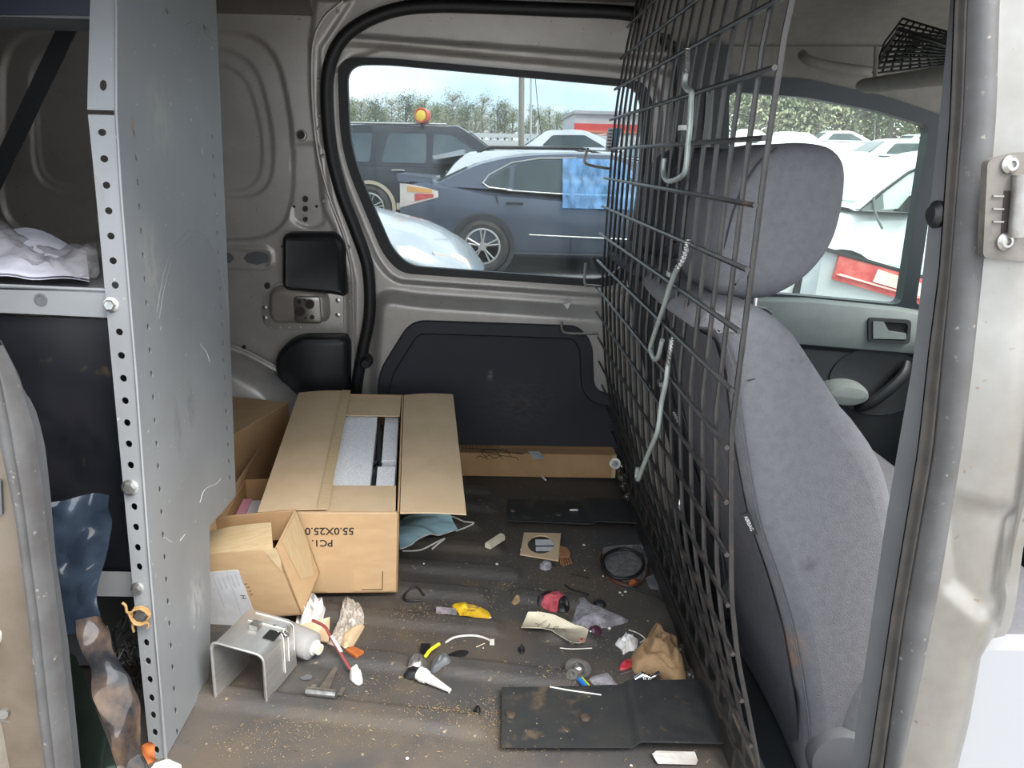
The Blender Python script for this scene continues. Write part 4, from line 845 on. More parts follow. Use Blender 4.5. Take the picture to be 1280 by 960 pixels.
for pts in ([(654, 568), (640, 566), (622, 563), (606, 562), (602, 564), (612, 567), (630, 570), (645, 572), (648, 575)], [(600, 563), (606, 570), (610, 574)], [(618, 561), (625, 570), (629, 574)], [(632, 562), (640, 571)], [(577, 560), (600, 561), (635, 562)], [(595, 573), (600, 570), (606, 572), (612, 569), (618, 573), (626, 570)], [(645, 566), (655, 566.5)]):
    b.tube(cr([on4(*p) for p in pts], 4), .0011, 4)
b.build('script_print', M['ink'], fbd)
b = MB()
for k in range(11):
    x = 577+4.4*k; b.tube([on4(x, 557.6+.05*k), on4(x+(2.6 if k % 3 else 1.6), 557.9+.05*k)], .0014, 4)
    if k < 7: b.tube([on4(x, 563.2), on4(x+2.4, 563.4)], .0012, 4)
o_ = b.build('faded_print', M['ink'], fbd); o_['kind'] = 'stuff'
# ------------------------------------------------------------------ things at the left under the shelf
def wsheet(poly, Y, lab, cat, m_, name, amp=.01, sc=20, seed=1, th=.0015, lean=0., n=26, group=None):
    # hanging crumpled film: bilinear patch between four pixel corners at depth Y(u, v)
    b = MB(); c = [Vector((*p, 0)) for p in poly]
    def g(i, j, k=0):
        u, v = i/(n-1), j/(n-1); p = lerp(lerp(c[0], c[1], u), lerp(c[3], c[2], u), v); q = ony(p.x, p.y, Y+lean*v)
        d = amp*(nz3((q.x, q.z, 0), sc, seed)+.5*nz3((q.x, q.z, 1), sc*2.3, seed)); return q+V(.25*d, d+k, .1*d)
    b.grid(lambda i, j: g(i, j), n, n); b.grid(lambda i, j: g(i, j, th), n, n)
    return tag(b.build(name, m_, None, 'all'), lab, cat, group)
wsheet([(58, 627), (134, 621), (123, 785), (70, 790)], 1.16, 'dark blue metallised plastic bag hanging at the left under the shelf', 'bag', M['film_blue'], 'antistatic_bag', .022, 12, 3, n=40, lean=-.09)
wsheet([(96, 774), (126, 772), (192, 962), (140, 965)], 1.07, 'dark crumpled film bag with brown reflections painted in at the bottom left', 'bag', mat('brown_reflection_film', (.035, .036, .042), (.15, .10, .07), 14, .42, .62, rough=.16, metal=.3, coat=1), 'antistatic_bag', .020, 14, 7, n=40, lean=-.06)  # brown patches are reflections mixed into the film colour
wsheet([(80, 815), (94, 822), (146, 962), (96, 965)], 1.05, 'glossy greenish dark film with pale reflection beside the left weather strip', 'bag', M['film_dark'], 'plastic_film', .008, 9, 5, n=24, lean=-.05)
b = MB(); q = [ony(96, 930, 1.03), ony(130, 962, 1.03), ony(128, 985, 1.03), ony(92, 985, 1.03)]; b.add(q+[p+V(0, .003, 0) for p in q], [(0, 1, 2, 3), (7, 6, 5, 4), (0, 4, 5, 1), (1, 5, 6, 2), (2, 6, 7, 3), (3, 7, 4, 0)]); tag(b.build('white_card', M['paper']), 'corner of a white card at the very bottom left', 'card')
cb = thing('cable_bundle', 'tangle of thin black and grey cables under the shelf', 'cable', (-.66, 1.3, .05))
for k in range(26):
    b = MB(); x0, y0 = random.uniform(128, 160), random.uniform(785, 850); P = []
    for j in range(5): P.append(ony(x0+j*9+random.uniform(-8, 8), y0+random.uniform(-14, 22)+j*(4 if k % 2 else -6), 1.19+random.uniform(0, .07)))
    P = [V(min(p.x, PX-.012), p.y, max(p.z, .01)) for p in P]
    b.tube(cr(P, 5), .0016 if k % 4 else .0011, 5); b.build('cable', M['black_plastic'] if k % 4 else M['dull_steel'], cb, True)
b = MB(); c = ony(182, 925, 1.10)
wsheet([(172, 935), (188, 926), (196, 950), (178, 958)], 1.085, 'small torn orange wrapper at the foot of the shelf upright', 'wrapper', M['orange'], 'wrapper', .006, 40, 9, n=10)
b = MB(); b.lathe(ony(205, 962, 1.02)+V(0, 0, -.02), (0, -.4, 1), [(.026, 0), (.028, .01), (.022, .022), (.012, .026)], 8); tag(b.build('plastic_lump', M['white_plastic']), 'white faceted plastic piece at the foot of the perforated end panel', 'plastic')
# bag of papers on the shelf
b = MB()
yy = yf+.02
def pap(i, j): u, v = i/15, j/11; q = ony(lerp(-40, 112, u), 352, yf+.012+.17*v); q.z = zt+.006+.03*math.sin(3.1*u*.9+.3)*(.4+v)+.010*nz3(q, 18, 3)+.020*v; return q
b.grid(pap, 16, 12); b.grid(lambda i, j: pap(i, j)-V(0, 0, .004), 16, 12); tag(b.build('paper_sheets', mat('lavender_paper', (.58, .58, .66), (.45, .45, .52), 14, rough=.6), None, 'all'), 'white papers in a plastic bag on the left shelf', 'paper')
def bagf(i, j): u, v = i/29, j/17; q = ony(lerp(-45, 126, u), 352, yf+.006+.26*v); q.z = zt+.012+.055*math.sin(3.1*min(1, v*1.3+.1))*(.75+.4*math.sin(6*u))+.028*nz3((q.x, q.y, 0), 22, 5)+.016*nz3((q.x, q.y, 3), 50, 6); return q
b = MB(); b.grid(bagf, 30, 18); tag(b.build('plastic_bag', M['bag_light'], None, 'all'), 'crumpled clear plastic bag lying on the left shelf', 'bag')
# ------------------------------------------------------------------ loose things on the cargo floor
def FL(px, py, dz=0.):
    p = onz(px, py, .004); p.z = floor_z(p.x, p.y)+dz; return p
def area_z(pts): return max(floor_z(p.x, p.y) for p in pts)
def flat(name, lab, cat, px, m_, th=.002, lift=.0015, wav=.0, rr=0, group=None, holes=None, parent=None, smooth=False):
    if rr: px = [tuple(p)[:2] for p in rnd([V(*p, 0) for p in px], rr, 3)]
    q = [FL(*p) for p in px]; z0 = area_z(q)+lift
    L = [[(p.x, p.y) for p in q]]+[[(FL(*p).x, FL(*p).y) for p in h] for h in (holes or [])]
    b = MB(); b.prism(L, lambda x, y, h: V(x, y, z0+h+wav*nz3((x, y, 0), 30, 2)), 0, th); o = b.build(name, m_, parent, smooth)
    return tag(o, lab, cat, group) if lab else o
def blob(name, lab, cat, px, m_, h, seed=1, amp=.3, rings=5, group=None, parent=None, sc=60, smooth='all', thin=None):
    P = [FL(*tuple(p)[:2]) for p in cr([V(*p, 0) for p in px], 4, True)]; c = sum(P, V(0, 0, 0))/len(P); n = len(P); b = MB()
    z0 = min(floor_z(p.x, p.y) for p in P)+.0008
    vs = []; fs = []
    for r in range(rings+1):
        k = 1-r/(rings+.0)*.92
        for p in P:
            q = c.lerp(p, k); hh = h*(1-k**2.2)**.6 if r else 0
            d = nz3((q.x, q.y, r*.02), sc, seed)+.6*nz3((q.x, q.y, r*.02), sc*2.2, seed+1)
            vs.append(V(q.x, q.y, max(floor_z(q.x, q.y), z0)+.0012+max(0.0006*r, hh*(1+amp*2*d))))
    for r in range(rings):
        for j in range(n): a = r*n; fs.append((a+j, a+(j+1) % n, a+n+(j+1) % n, a+n+j))
    fs.append(tuple(rings*n+j for j in range(n))); b.add(vs, fs); b.add([V(v.x, v.y, v.z-.0008) for v in vs[:n]], [tuple(reversed(range(n)))])
    o = b.build(name, m_, parent, smooth); return tag(o, lab, cat, group) if lab else o
def rod(name, lab, cat, px, m_, r, lift=0, n=8, group=None, parent=None, heights=None):
    P = [FL(*p) for p in px]
    for i, p in enumerate(P): p.z += r+.0008+lift+(heights[i] if heights else 0)
    b = MB(); b.tube(cr(P, 6), r, n); o = b.build(name, m_, parent, True); return tag(o, lab, cat, group) if lab else o
M['rivet'] = mat('rusty_rivet', (.05, .04, .035), (.09, .06, .04), 60, rough=.5, metal=.3)
# rubber mats with a step across them
def rmat(px, lab, step, rivets, th=.004, z0=.015, st=.012):
    c = [FL(*p) for p in px]; o = thing('rubber_mat', lab, 'mat', (c[0].x, c[0].y, 0), 'black rubber mats'); b = MB(); n, m2 = 60, 24
    def g(i, j, k=0):
        u, v = i/(n-1), j/(m2-1); p = lerp(lerp(c[0], c[1], u), lerp(c[3], c[2], u), v); s0 = step+.03*(v-.5); t = min(1, max(0, (u-s0)/.05))
        z = z0+st*t*t*(3-2*t)*(1-.55*max(0, (u-s0-.05)))+.0018*nz3((p.x, p.y, 0), 9, 4); return V(p.x, p.y, z-k)
    b.grid(lambda i, j: g(i, j), n, m2); b.grid(lambda i, j: g(i, j, th), n, m2)
    for ii in (0, n-1): b.grid(lambda i, j: g(ii, i, th*j), m2, 2)
    for jj in (0, m2-1): b.grid(lambda i, j: g(i, jj, th*j), n, 2)
    b.build('sheet', M['rubber_mat'], o, 'all')
    for x, y in rivets:
        p = FL(x, y); p.z = z0+.0005; b = MB(); b.lathe(p, (0, 0, 1), [(.010, 0), (.009, .0035), (.005, .005)], 14); b.build('rivet', M['rivet'], o, True)
    return o
rmat([(627, 866), (893, 861), (906, 941), (627, 940)], 'black rubber mat with a raised step at the near right of the floor', .56, [(638, 901), (731, 905)], z0=.0165)
rmat([(634, 628), (792, 632), (804, 662), (634, 655)], 'black rubber mat lying at the back of the floor by the partition', .60, [(641, 643), (698, 648)], z0=.0155, st=.010)
# face mask
fm_ = thing('face_mask', 'pale blue disposable face mask under the open carton flap', 'face mask', FL(535, 668))
mk_px = [(498, 655), (550, 648), (571, 664), (545, 680), (503, 688)]
q = [FL(*p) for p in [(496, 654), (552, 646), (572, 664), (500, 689)]]
b = MB()
def mg(i, j, k=0):
    u, v = i/23, j/19; p = lerp(lerp(q[0], q[1], u), lerp(q[3], q[2], u), v); return V(p.x, p.y, floor_z(p.x, p.y)+.010+.026*math.sin(3.1*v)*(.4+.6*math.sin(3.1*u))+.003*abs(math.sin(v*9.5))-k)
b.grid(lambda i, j: mg(i, j), 24, 20); b.grid(lambda i, j: mg(i, j, .002), 24, 20); b.build('pleated_fabric', M['mask'], fm_, 'all')
for px in ([(552, 647), (566, 650), (580, 656), (592, 658), (582, 660), (570, 663)], [(503, 688), (525, 687), (545, 683), (556, 678), (548, 684), (540, 686)]): rod('ear_loop', None, None, px, M['white_plastic'], .0022, parent=fm_)
b = MB(); b.tube(cr([mg(i, 19) for i in range(0, 24, 3)], 3), .002, 6); b.build('hem', M['paper'], fm_, True)
# strips, card, comb
b = MB(); a, c = FL(613, 693), FL(631, 681); a.z = c.z = max(floor_z(lerp(a, c, t/9).x, lerp(a, c, t/9).y+dy) for t in range(10) for dy in (-.01, 0, .01)); d = (c-a); nn = V(-d.y, d.x, 0).normalized()*.018; b.fbox(a+V(0, 0, .004), d, nn, V(0, 0, .012)); b.fbox(a+V(0, 0, .0165)+nn*.15, d, nn*.7, V(0, 0, .003))
tag(b.build('wood_peg', M['cream']), 'small pale wooden block lying beyond the yellow wrapper', 'block')
flat('holed_card', 'square cardboard piece with a round hole', 'cardboard', [(655, 668), (701, 669), (698, 703), (650, 695)], M['cardboard_pale'], .004, .004, holes=[[(676+16.5*math.cos(6.283*k/24), 683+11.5*math.sin(6.283*k/24)) for k in range(24)]])
wc = flat('white_card', 'small white card with a dark line under the holed cardboard square', 'card', [(669, 674), (692, 674), (693, 688), (670, 688)], M['paper'], .0012, .0008)
flat('card_stripe', None, None, [(669, 681.6), (693, 681.6), (693, 683), (669, 683)], M['ink'], .0005, .0022, parent=wc)
co = thing('comb', 'broken orange brown plastic comb beside the holed cardboard', 'comb', FL(704, 695))
flat('comb_back', None, None, [(699, 683), (709, 686), (713, 692), (712, 697), (698, 697)], M['comb'], .005, .002, parent=co, rr=2)
for k in range(5): flat('tooth', None, None, [(698.5+3.1*k, 697), (700.3+3.1*k, 697), (703+3.1*k, 707-abs(k-1)), (701+3.1*k, 707-abs(k-1))], M['comb'], .003, .002, parent=co)
blob('clear_lens', 'small clear plastic blister next to the comb', 'plastic', [(675, 704), (685, 702), (691, 706), (686, 712), (676, 711)], M['bag'], .012, 4)
rod('black_clip', 'short black bent wire above the clear blister', 'wire', [(677, 701), (688, 702), (694, 707)], M['black_plastic'], .002)
# ring of cable, clear lid and tail near the partition
rc = thing('cable_ring', 'dark cable ring with a tail lying by the partition', 'cable', FL(778, 708))
rod('ring', None, None, [(778+26*math.cos(6.283*k/16), 708+19*math.sin(6.283*k/16)) for k in range(17)], M['rubber'], .0042, .008, parent=rc)
rod('outer_ring', None, None, [(752, 690), (749, 702), (756, 716), (770, 727), (790, 733), (806, 722), (809, 706)], mat('rusty_cable', (.10, .035, .02), rough=.5), .0038, parent=rc)
rod('tail', None, None, [(778, 731), (800, 738), (818, 744), (832, 752)], M['rubber'], .0028, parent=rc)
flat('plastic_disc', 'clear plastic sheet lying under the dark cable ring', 'plastic', [(752, 685), (775, 681), (808, 681), (810, 700), (806, 722), (780, 727), (758, 712)], M['bag_light'], .003, .002, rr=5)
flat('clear_scrap', 'clear plastic scrap at the foot of the partition below the cable ring', 'plastic', [(806, 722), (824, 717), (832, 738), (812, 736)], M['bag_light'], .0015, .003)
blob('foil_scrap', 'orange copper scrap under the cable ring', 'scrap', [(786, 726), (795, 723), (797, 729), (788, 732)], M['orange'], .008, 2)
rod('twig', 'short dark twig above the red wrapper', 'twig', [(706, 731), (716, 737), (724, 739), (736, 743)], M['rubber'], .0022)
rod('twig', 'thin dark twig left of the cable ring', 'twig', [(713, 717), (724, 719), (737, 722)], M['rubber'], .0018)
# wrappers, tag and bag in the middle
yw = thing('yellow_wrapper', 'torn yellow wrapper on the middle of the floor', 'wrapper', FL(585, 763))
blob('yellow_half', None, None, [(565, 756), (575, 752), (590, 755), (609, 762), (612, 772), (590, 774), (577, 773), (573, 765)], M['yellow'], .010, 5, .5, parent=yw)
flat('clear_tail', None, None, [(545, 761), (570, 763), (571, 771), (545, 769)], M['bag'], .0012, .0015, parent=yw)
for k, (x0, x1, y) in enumerate([(582, 592, 758), (585, 600, 762), (584, 598, 766)]): rod('print_line', None, None, [(x0, y), (x1, y+1)], M['pencil'], .0007, .0095, parent=yw)
rw = thing('red_wrapper', 'crumpled red and black wrapper above the cream tag', 'wrapper', FL(690, 755))
blob('red_half', None, None, [(672, 752), (688, 745), (706, 748), (700, 760), (690, 764)], M['pinkred'], .009, 3, .5, parent=rw)
blob('black_half', None, None, [(697, 756), (706, 753), (712, 758), (708, 764), (698, 763)], M['black_plastic'], .012, 6, .5, parent=rw)
blob('dark_corner', None, None, [(671, 753), (680, 746), (692, 745), (684, 750), (675, 757)], M['rubber'], .007, 8, .3, parent=rw)
# cream key tag, handwritten number upside down
kt = thing('paper_tag', 'cream card tag with a handwritten number and a red eyelet', 'tag', FL(690, 790))
TP = [(660, 770), (676, 771.5), (692, 774.5), (704, 779), (718, 785), (728, 787), (735.5, 791), (734, 797), (731, 806), (722, 808), (712, 806.5), (700, 801), (688, 794), (676, 791.5), (664, 790), (651.5, 788.5)]
b = MB(); q = [FL(*p) for p in TP]; zt_ = area_z(q)
def tz(p): s = (p.x-q[0].x)/(q[6].x-q[0].x); return zt_+.003+.003*math.sin(s*5.2)
b.prism([[(p.x, p.y) for p in q]], lambda x, y, h: V(x, y, tz(V(x, y, 0))+h), 0, .0014); b.build('card', M['cream'], kt, 'all')
def ontag(x, y): p = onz(x, y, zt_+.006); p.z = tz(p)+.002; return p
b = MB(); p = ontag(727, 797.5); b.lathe(p, (0, 0, 1), [(.0078, -.0005), (.0078, .0006), (.0026, .0008), (.0022, -.0002)], 16); ey_ = b.build('eyelet', mat('eyelet_red', (.40, .16, .13), rough=.7), kt, True)
b = MB(); b.lathe(ontag(727, 797.5)+V(0, 0, .0009), (0, 0, 1), [(.0026, 0), (.002, .0002)], 10); b.build('eyelet_hole', M['ink'], ey_)
hand = mat('faint_pencil', (.20, .19, .17), rough=.8)
for s_ in ([(683, 776), (676, 781), (671, 784)], [(669, 779), (679, 783)], [(687, 780), (685, 784), (679, 786), (677, 784)], [(688, 782), (683, 787)], [(698, 786), (694, 789), (689, 788)], [(699, 783), (694, 784), (691, 786)], [(707, 787), (704, 790), (699, 794), (699, 791), (703, 790), (707, 792), (703, 795), (699, 794)], [(708, 797), (709, 801), (711, 798)], [(712, 800), (713, 803)], [(715, 800), (717, 803), (714, 804)]):
    b = MB(); b.tube(cr([ontag(*p) for p in s_], 4), .0008, 4); b.build('pencil_stroke', hand, kt)
rod('tag_wire', 'thin white stick under the red eyelet end of the cream tag', 'stick', [(700, 808), (715, 809), (740, 808)], M['white_plastic'], .0012)
blob('small_bag', 'small frosted plastic bag beside the cream tag', 'bag', [(726, 748), (735, 752), (755, 760), (785, 773), (775, 779), (757, 783), (735, 785), (711, 783), (716, 772)], M['bag'], .012, 3, .22, sc=24)
blob('rubber_bung', 'black rubber bung behind the frosted bag', 'bung', [(741, 753), (748, 750), (757, 753), (756, 758), (746, 758)], M['rubber'], .010, 1, .05)
blob('purple_cap', 'dark purple ring cap in front of the frosted bag', 'cap', [(736, 785), (744, 782), (752, 785), (751, 792), (740, 793)], mat('dark_purple_plastic', (.06, .02, .04), rough=.35), .012, 1, .05)
blob('paper_ball', 'crumpled white paper left of the brown rag', 'paper', [(769, 803), (777, 796), (782, 790), (786, 794), (797, 797), (795, 810), (786, 812), (779, 816), (777, 810)], M['tissue'], .012, 7, .6, sc=90)
blob('brown_rag', 'crumpled brown cloth rag against the partition foot', 'cloth', [(822, 783), (832, 797), (846, 802), (850, 818), (858, 842), (855, 858), (842, 855), (828, 846), (812, 840), (795, 840), (789, 830), (790, 818), (802, 806), (814, 790)], M['rag'], .042, 4, .26, 12, sc=17)
blob('red_scrap', 'crumpled red plastic scrap left of the brown rag', 'scrap', [(774, 832), (783, 824), (790, 823), (789, 832), (777, 836)], M['red'], .009, 4, .4)
rod('thin_wire', 'thin white wire running out above the brown rag', 'wire', [(786, 786), (797, 790), (806, 797), (800, 802)], M['white_plastic'], .0011)
# pan-shaped washer and battery
dp = thing('metal_cup', 'round dull metal cup washer by the yellow and blue battery', 'cup', FL(722, 836))
b = MB(); p = FL(722, 837); b.lathe(p, (.1, -.15, 1), [(.012, 0), (.026, .010), (.027, .012), (.022, .012), (.012, .006), (.011, .014), (.008, .018), (.003, .019)], 26); b.build('cup', M['dull_steel'], dp, True)
b = MB(); b.lathe(p+V(.001, -.002, .012), (.1, -.15, 1), [(.011, 0), (.0105, .004), (.007, .007), (.002, .008)], 18); b.build('dome', M['zinc'], dp, True)
b = MB(); p = FL(716, 848); b.lathe(p, (-.3, -.4, 1), [(.012, .0), (.012, .010), (.006, .010), (.006, .002)], 18); tag(b.build('steel_nut', M['dull_steel'], None, True), 'small dull steel ring below the metal cup washer', 'ring')
rod('nail', 'short grey nail left of the battery', 'nail', [(708, 866), (714, 860), (719, 855)], M['dull_steel'], .0022)
bt = thing('battery', 'small battery with yellow, green and blue sleeve', 'battery', FL(731, 857))
a, c = FL(725, 850), FL(738, 865); a.z += .006; c.z += .006
for t0, t1, mm, nm in ((0, 1, mat('blue_sleeve', (.02, .14, .45), rough=.35), 'blue_sleeve'),):
    b = MB(); b.tube([lerp(a, c, t0), lerp(a, c, t1)], .0062, 14); b.build(nm, mm, bt, True)
d = (c-a).normalized(); s_ = d.cross(V(0, 0, 1))
b = MB(); b.tube([a-s_*.0035+V(0, 0, .002), c-s_*.0035+V(0, 0, .002)], .0035, 8); b.build('yellow_stripe', M['lime'], bt, True)
b = MB(); b.tube([a-s_*.0010+V(0, 0, .0042), c-s_*.0010+V(0, 0, .0042)], .0022, 8); b.build('green_stripe', mat('green_sleeve', (.02, .30, .12), rough=.35), bt, True)
blob('clear_piece', 'flat piece of clear grey plastic right of the battery', 'plastic', [(737, 846), (752, 840), (760, 839), (771, 852), (779, 862), (768, 866), (748, 858)], M['bag'], .005, 9, .15, sc=24)
rod('zip_tie', 'long thin pale strip across the top of the near rubber mat', 'strip', [(674, 863), (700, 867), (730, 869), (768, 868)], mat('aged_cable_tie', (.50, .45, .36), rough=.5), .0016, .008)
rod('zip_tie', 'white cable tie with its head on the near rubber mat edge', 'strip', [(687, 866), (710, 870), (735, 873.5), (751, 876)], M['white_plastic'], .0014, .016)
# chromed tools by the rag
ct = thing('chrome_tool', 'small chromed wing clamp below the brown rag', 'tool', FL(812, 855))
b = MB(); b.tube([FL(793, 851)+V(0, 0, .008), FL(803, 848)+V(0, 0, .014), FL(812, 852)+V(0, 0, .012), FL(822, 846)+V(0, 0, .012)], [.006, .008, .006, .007], 10); b.build('wing', M['chrome'], ct, True)
b = MB(); b.tube([FL(806, 847)+V(0, 0, .01), FL(810, 863)+V(0, 0, .010)], .007, 10); b.build('stem', M['chrome'], ct, True)
b = MB(); b.lathe(FL(827, 856)+V(0, 0, .008), (1, -.4, 0), [(.006, -.006), (.008, -.004), (.008, .006), (.006, .008)], 14); b.build('nut', M['chrome'], ct, True)
rod('steel_rod', 'short bright steel pin beside the chromed clamp', 'pin', [(800, 864), (825, 861), (848, 857)], M['chrome'], .0036, .006)
rod('thin_pin', 'thin grey wire beneath the red scrap', 'wire', [(775, 841), (785, 838), (795, 835)], M['dull_steel'], .0013)
flat('torn_paper', 'torn white paper strip at the bottom edge of the near rubber mat', 'paper', [(820, 942), (868, 944), (872, 953), (870, 958), (822, 957), (817, 950), (815, 946)], mat('worn_paper', (.46, .44, .41), (.36, .33, .29), 30, rough=.85), .0012, .006, wav=.006)
# nozzle, sealant tube remains, black square
nzl = thing('nozzle', 'white cone nozzle lying beside a blackened sealant tube', 'nozzle', FL(540, 855))
a, c = FL(524, 849), FL(563, 866); a.z += .016; c.z += .006; d = c-a
b = MB(); b.tube([a, a+d*.10, a+d*.11, a+d*.25, a+d*.27, a+d*.6, a+d*.98, c], [.0135, .0135, .0145, .0125, .0105, .0075, .0042, .0038], 18); b.build('cone', M['white_plastic'], nzl, True)
st_ = thing('sealant_tube', 'squashed blackened sealant tube with silver tip and yellow tab', 'tube', FL(535, 830))
blob('black_body', None, None, [(540, 829), (552, 825), (562, 829), (563, 835), (552, 839), (538, 841)], M['dark_steel'], .018, 4, .25, parent=st_)
blob('silver_part', None, None, [(514, 825), (526, 822), (534, 828), (528, 838), (512, 840), (509, 836)], M['dull_steel'], .018, 2, .3, parent=st_)
blob('black_neck', None, None, [(505, 842), (514, 838), (528, 838), (536, 840), (533, 848), (515, 849), (506, 847)], M['rubber'], .014, 3, .3, parent=st_)
rod('yellow_tab', None, None, [(532, 830), (538, 822), (549, 814)], M['lime'], .0036, .016, parent=st_)
flat('square_clip', 'small black square plastic clip above the yellow tab', 'plastic', [(526, 808), (538, 808), (538, 817), (526, 817)], M['rubber'], .008, .002, holes=None)
blob('tar_smear', 'patch of black grease smeared on the floor right of the sealant tube', 'stain', [(560, 818), (575, 812), (586, 814), (578, 821), (566, 824)], M['rubber'], .0015, 3, .3)
zt3 = thing('cable_tie', 'bent white cable tie in the middle of the floor', 'cable tie', FL(590, 797))
rod('strap', None, None, [(557, 803), (567, 797), (580, 794.5), (595, 794.5), (608, 798), (615, 802)], M['white_plastic'], .0024, parent=zt3)
b = MB(); c = FL(615, 803); b.box(c.x-.005, c.x+.005, c.y-.006, c.y+.006, c.z+.001, c.z+.008); b.build('head', M['white_plastic'], zt3)
rod('pine_needle', 'short pale needle under the bent white cable tie', 'needle', [(595, 808), (606, 803)], M['cream'], .0008)
rod('black_loop', 'thin black cable loop in front of the long carton', 'cable', [(530, 744), (520, 738), (508, 741), (505, 747), (512, 750), (528, 749)], M['rubber'], .0026)
# bubble bag, tissue, can, swab, chip
bg_ = thing('padded_wrap', 'crumpled bubble wrap with a folded cardboard end before the carton', 'wrapping', FL(432, 785))
blob('bubble_film', None, None, [(430, 753), (441, 751), (448, 758), (455, 771), (452, 783), (438, 795), (426, 812), (409, 808), (420, 785), (426, 768)], M['bubble'], .020, 5, .5, 8, parent=bg_, sc=50)
blob('card_end', None, None, [(424, 801), (438, 790), (454, 781), (453, 787), (436, 813), (428, 813)], M['cardboard_pale'], .022, 2, .1, parent=bg_)
blob('knot', None, None, [(427, 752), (434, 749), (441, 752), (436, 756), (430, 756)], M['bag_light'], .014, 2, .3, parent=bg_)
blob('tissue', 'crumpled white tissue between the small carton and the floor', 'tissue', [(369, 778), (382, 766), (388, 762), (398, 760), (407, 765), (402, 775), (396, 782), (386, 792), (376, 794), (368, 790)], M['tissue'], .040, 3, .45, 9, sc=36)
b = MB(); q = [FL(372, 797)+V(0, 0, .03), FL(413, 788)+V(0, 0, .034), FL(411, 808)+V(0, 0, .004), FL(392, 800)+V(0, 0, .004)]; b.add(q+[p+V(0, 0, .003) for p in q], [(3, 2, 1, 0), (4, 5, 6, 7), (0, 1, 5, 4), (1, 2, 6, 5), (2, 3, 7, 6), (3, 0, 4, 7)]); tag(b.build('card_flap', M['cardboard_pale']), 'small propped cardboard strip above the grey cartridge', 'cardboard')
can = thing('cartridge', 'grey sealant cartridge with a white cap behind the aluminium bracket', 'cartridge', FL(385, 818))
a, c = FL(352, 812), FL(394, 826); a.z += .031; c.z += .031; d = (c-a)
b = MB(); b.tube([a, lerp(a, c, .86), lerp(a, c, .93), lerp(a, c, .99), c], [.029, .029, .028, .019, .016], 24); b.build('tube_body', mat('grey_cartridge', (.30, .29, .28), rough=.45), can, True)
b = MB(); b.tube([c, c+d*.03, c+d*.04, c+d*.16, c+d*.17], [.016, .016, .0115, .0115, .0105], 20); b.build('cap', M['white_plastic'], can, True)
b = MB(); b.tube([c+d*.165, c+d*.172], [.0085, .008], 16); b.build('cap_bore', M['cream'], can, True)
rod('red_tube', 'thin dark red tube leaning over the grey cartridge', 'tube', [(392, 808), (407, 813), (414, 819), (438, 840)], mat('dark_red_tube', (.22, .05, .05), rough=.3), .0032, heights=[.05, .044, .032, .006])
rod('tube_sleeve', 'white sleeve around the thin dark red tube', 'sleeve', [(415, 819), (427, 829)], M['white_plastic'], .0042, heights=[.030, .018])
blob('white_lump', 'lump of white foam at the end of the dark red tube', 'lump', [(438, 838), (446, 835), (452, 843), (453, 852), (447, 855), (438, 848)], M['tissue'], .018, 4, .4, sc=80)
flat('orange_chip', 'square orange plastic chip beside the bubble wrap', 'chip', [(432, 820), (441, 816), (455, 822), (445, 829)], M['orange'], .006, .0015)
flat('dark_scrap', 'dark scrap below the grey cartridge', 'scrap', [(374, 847), (385, 843), (391, 845), (389, 848), (378, 849)], M['dark_steel'], .003, .002)
# T-shaped bracket
tb = thing('tee_bracket', 'small zinc T-shaped bracket lying on the floor', 'bracket', FL(405, 866))
a, c = FL(384, 871), FL(421, 876); d = c-a; nn = V(-d.y, d.x, 0).normalized(); z_ = V(0, 0, .004)
b = MB(); b.tube([a+z_*2.2, c+z_*2.2], .0085, 12); b.build('rolled_bar', M['zinc'], tb, True)
b = MB(); b.fbox(a+z_+nn*.004, d*.16, nn*.022, V(0, 0, .002)); b.build('end_tab', M['zinc'], tb)
b = MB(); b.fbox(c+z_+nn*.004, d*.14, nn*.022, V(0, 0, .002)); b.build('end_tab', M['zinc'], tb)
b = MB(); s_ = lerp(a, c, .45)+z_; e_ = FL(420, 841); b.hexa([s_-d*.16, s_+d*.22, e_+d*.08+z_*4, e_-d*.06+z_*4, s_-d*.16+V(0, 0, .0025), s_+d*.22+V(0, 0, .0025), e_+d*.08+z_*4.6, e_-d*.06+z_*4.6]); b.build('stem', M['zinc'], tb)
# folded aluminium bracket
ab = thing('aluminium_bracket', 'folded aluminium channel bracket with twisted wires beside the end panel', 'bracket', V(-.45, 1.33, 0))
FR, FL_, h_ = V(-.4037, 1.2913, .006), V(-.500, 1.302, .006), .101
axd = V(.0289, .1127, 0).normalized()*.120; up = V(0, 0, 1)
prof_ = rnd([FL_, FL_+up*h_*1.22, FR+up*h_*1.0, FR], .016, 6)[6:-6]; prof_ = [FL_]+prof_+[FR]
b = MB(); ctr = (FR+FL_)*.5+up*h_*.4; n = len(prof_)
def inn(p): return p+(ctr-p).normalized()*.003
b.grid(lambda i, j: prof_[i]+axd*j/3, n, 4); b.grid(lambda i, j: inn(prof_[i])+axd*j/3, n, 4)
for k in (0, 1): b.grid(lambda i, j: (prof_[i] if j else inn(prof_[i]))+axd*k, n, 2)
b.grid(lambda i, j: (FR if j else inn(FR))+axd*i, 2, 2); b.grid(lambda i, j: (FL_ if j else inn(FL_))+axd*i, 2, 2)
b.build('channel', M['alu'], ab, 50)
b = MB(); b.tube([p+(p-ctr).normalized()*.0015 for p in prof_], .0026, 6); b.build('front_lip', M['alu'], ab, True)
tp = FL_+up*h_*1.22
def ont(u, v, l=.0008): return lerp(tp, FR+up*h_, u)+axd*v+up*l
b = MB(); b.fbox(ont(.74, .38), ont(.97, .38)-ont(.74, .38), ont(.74, .62)-ont(.74, .38), up*.0012); b.build('black_patch', M['rubber'], ab)
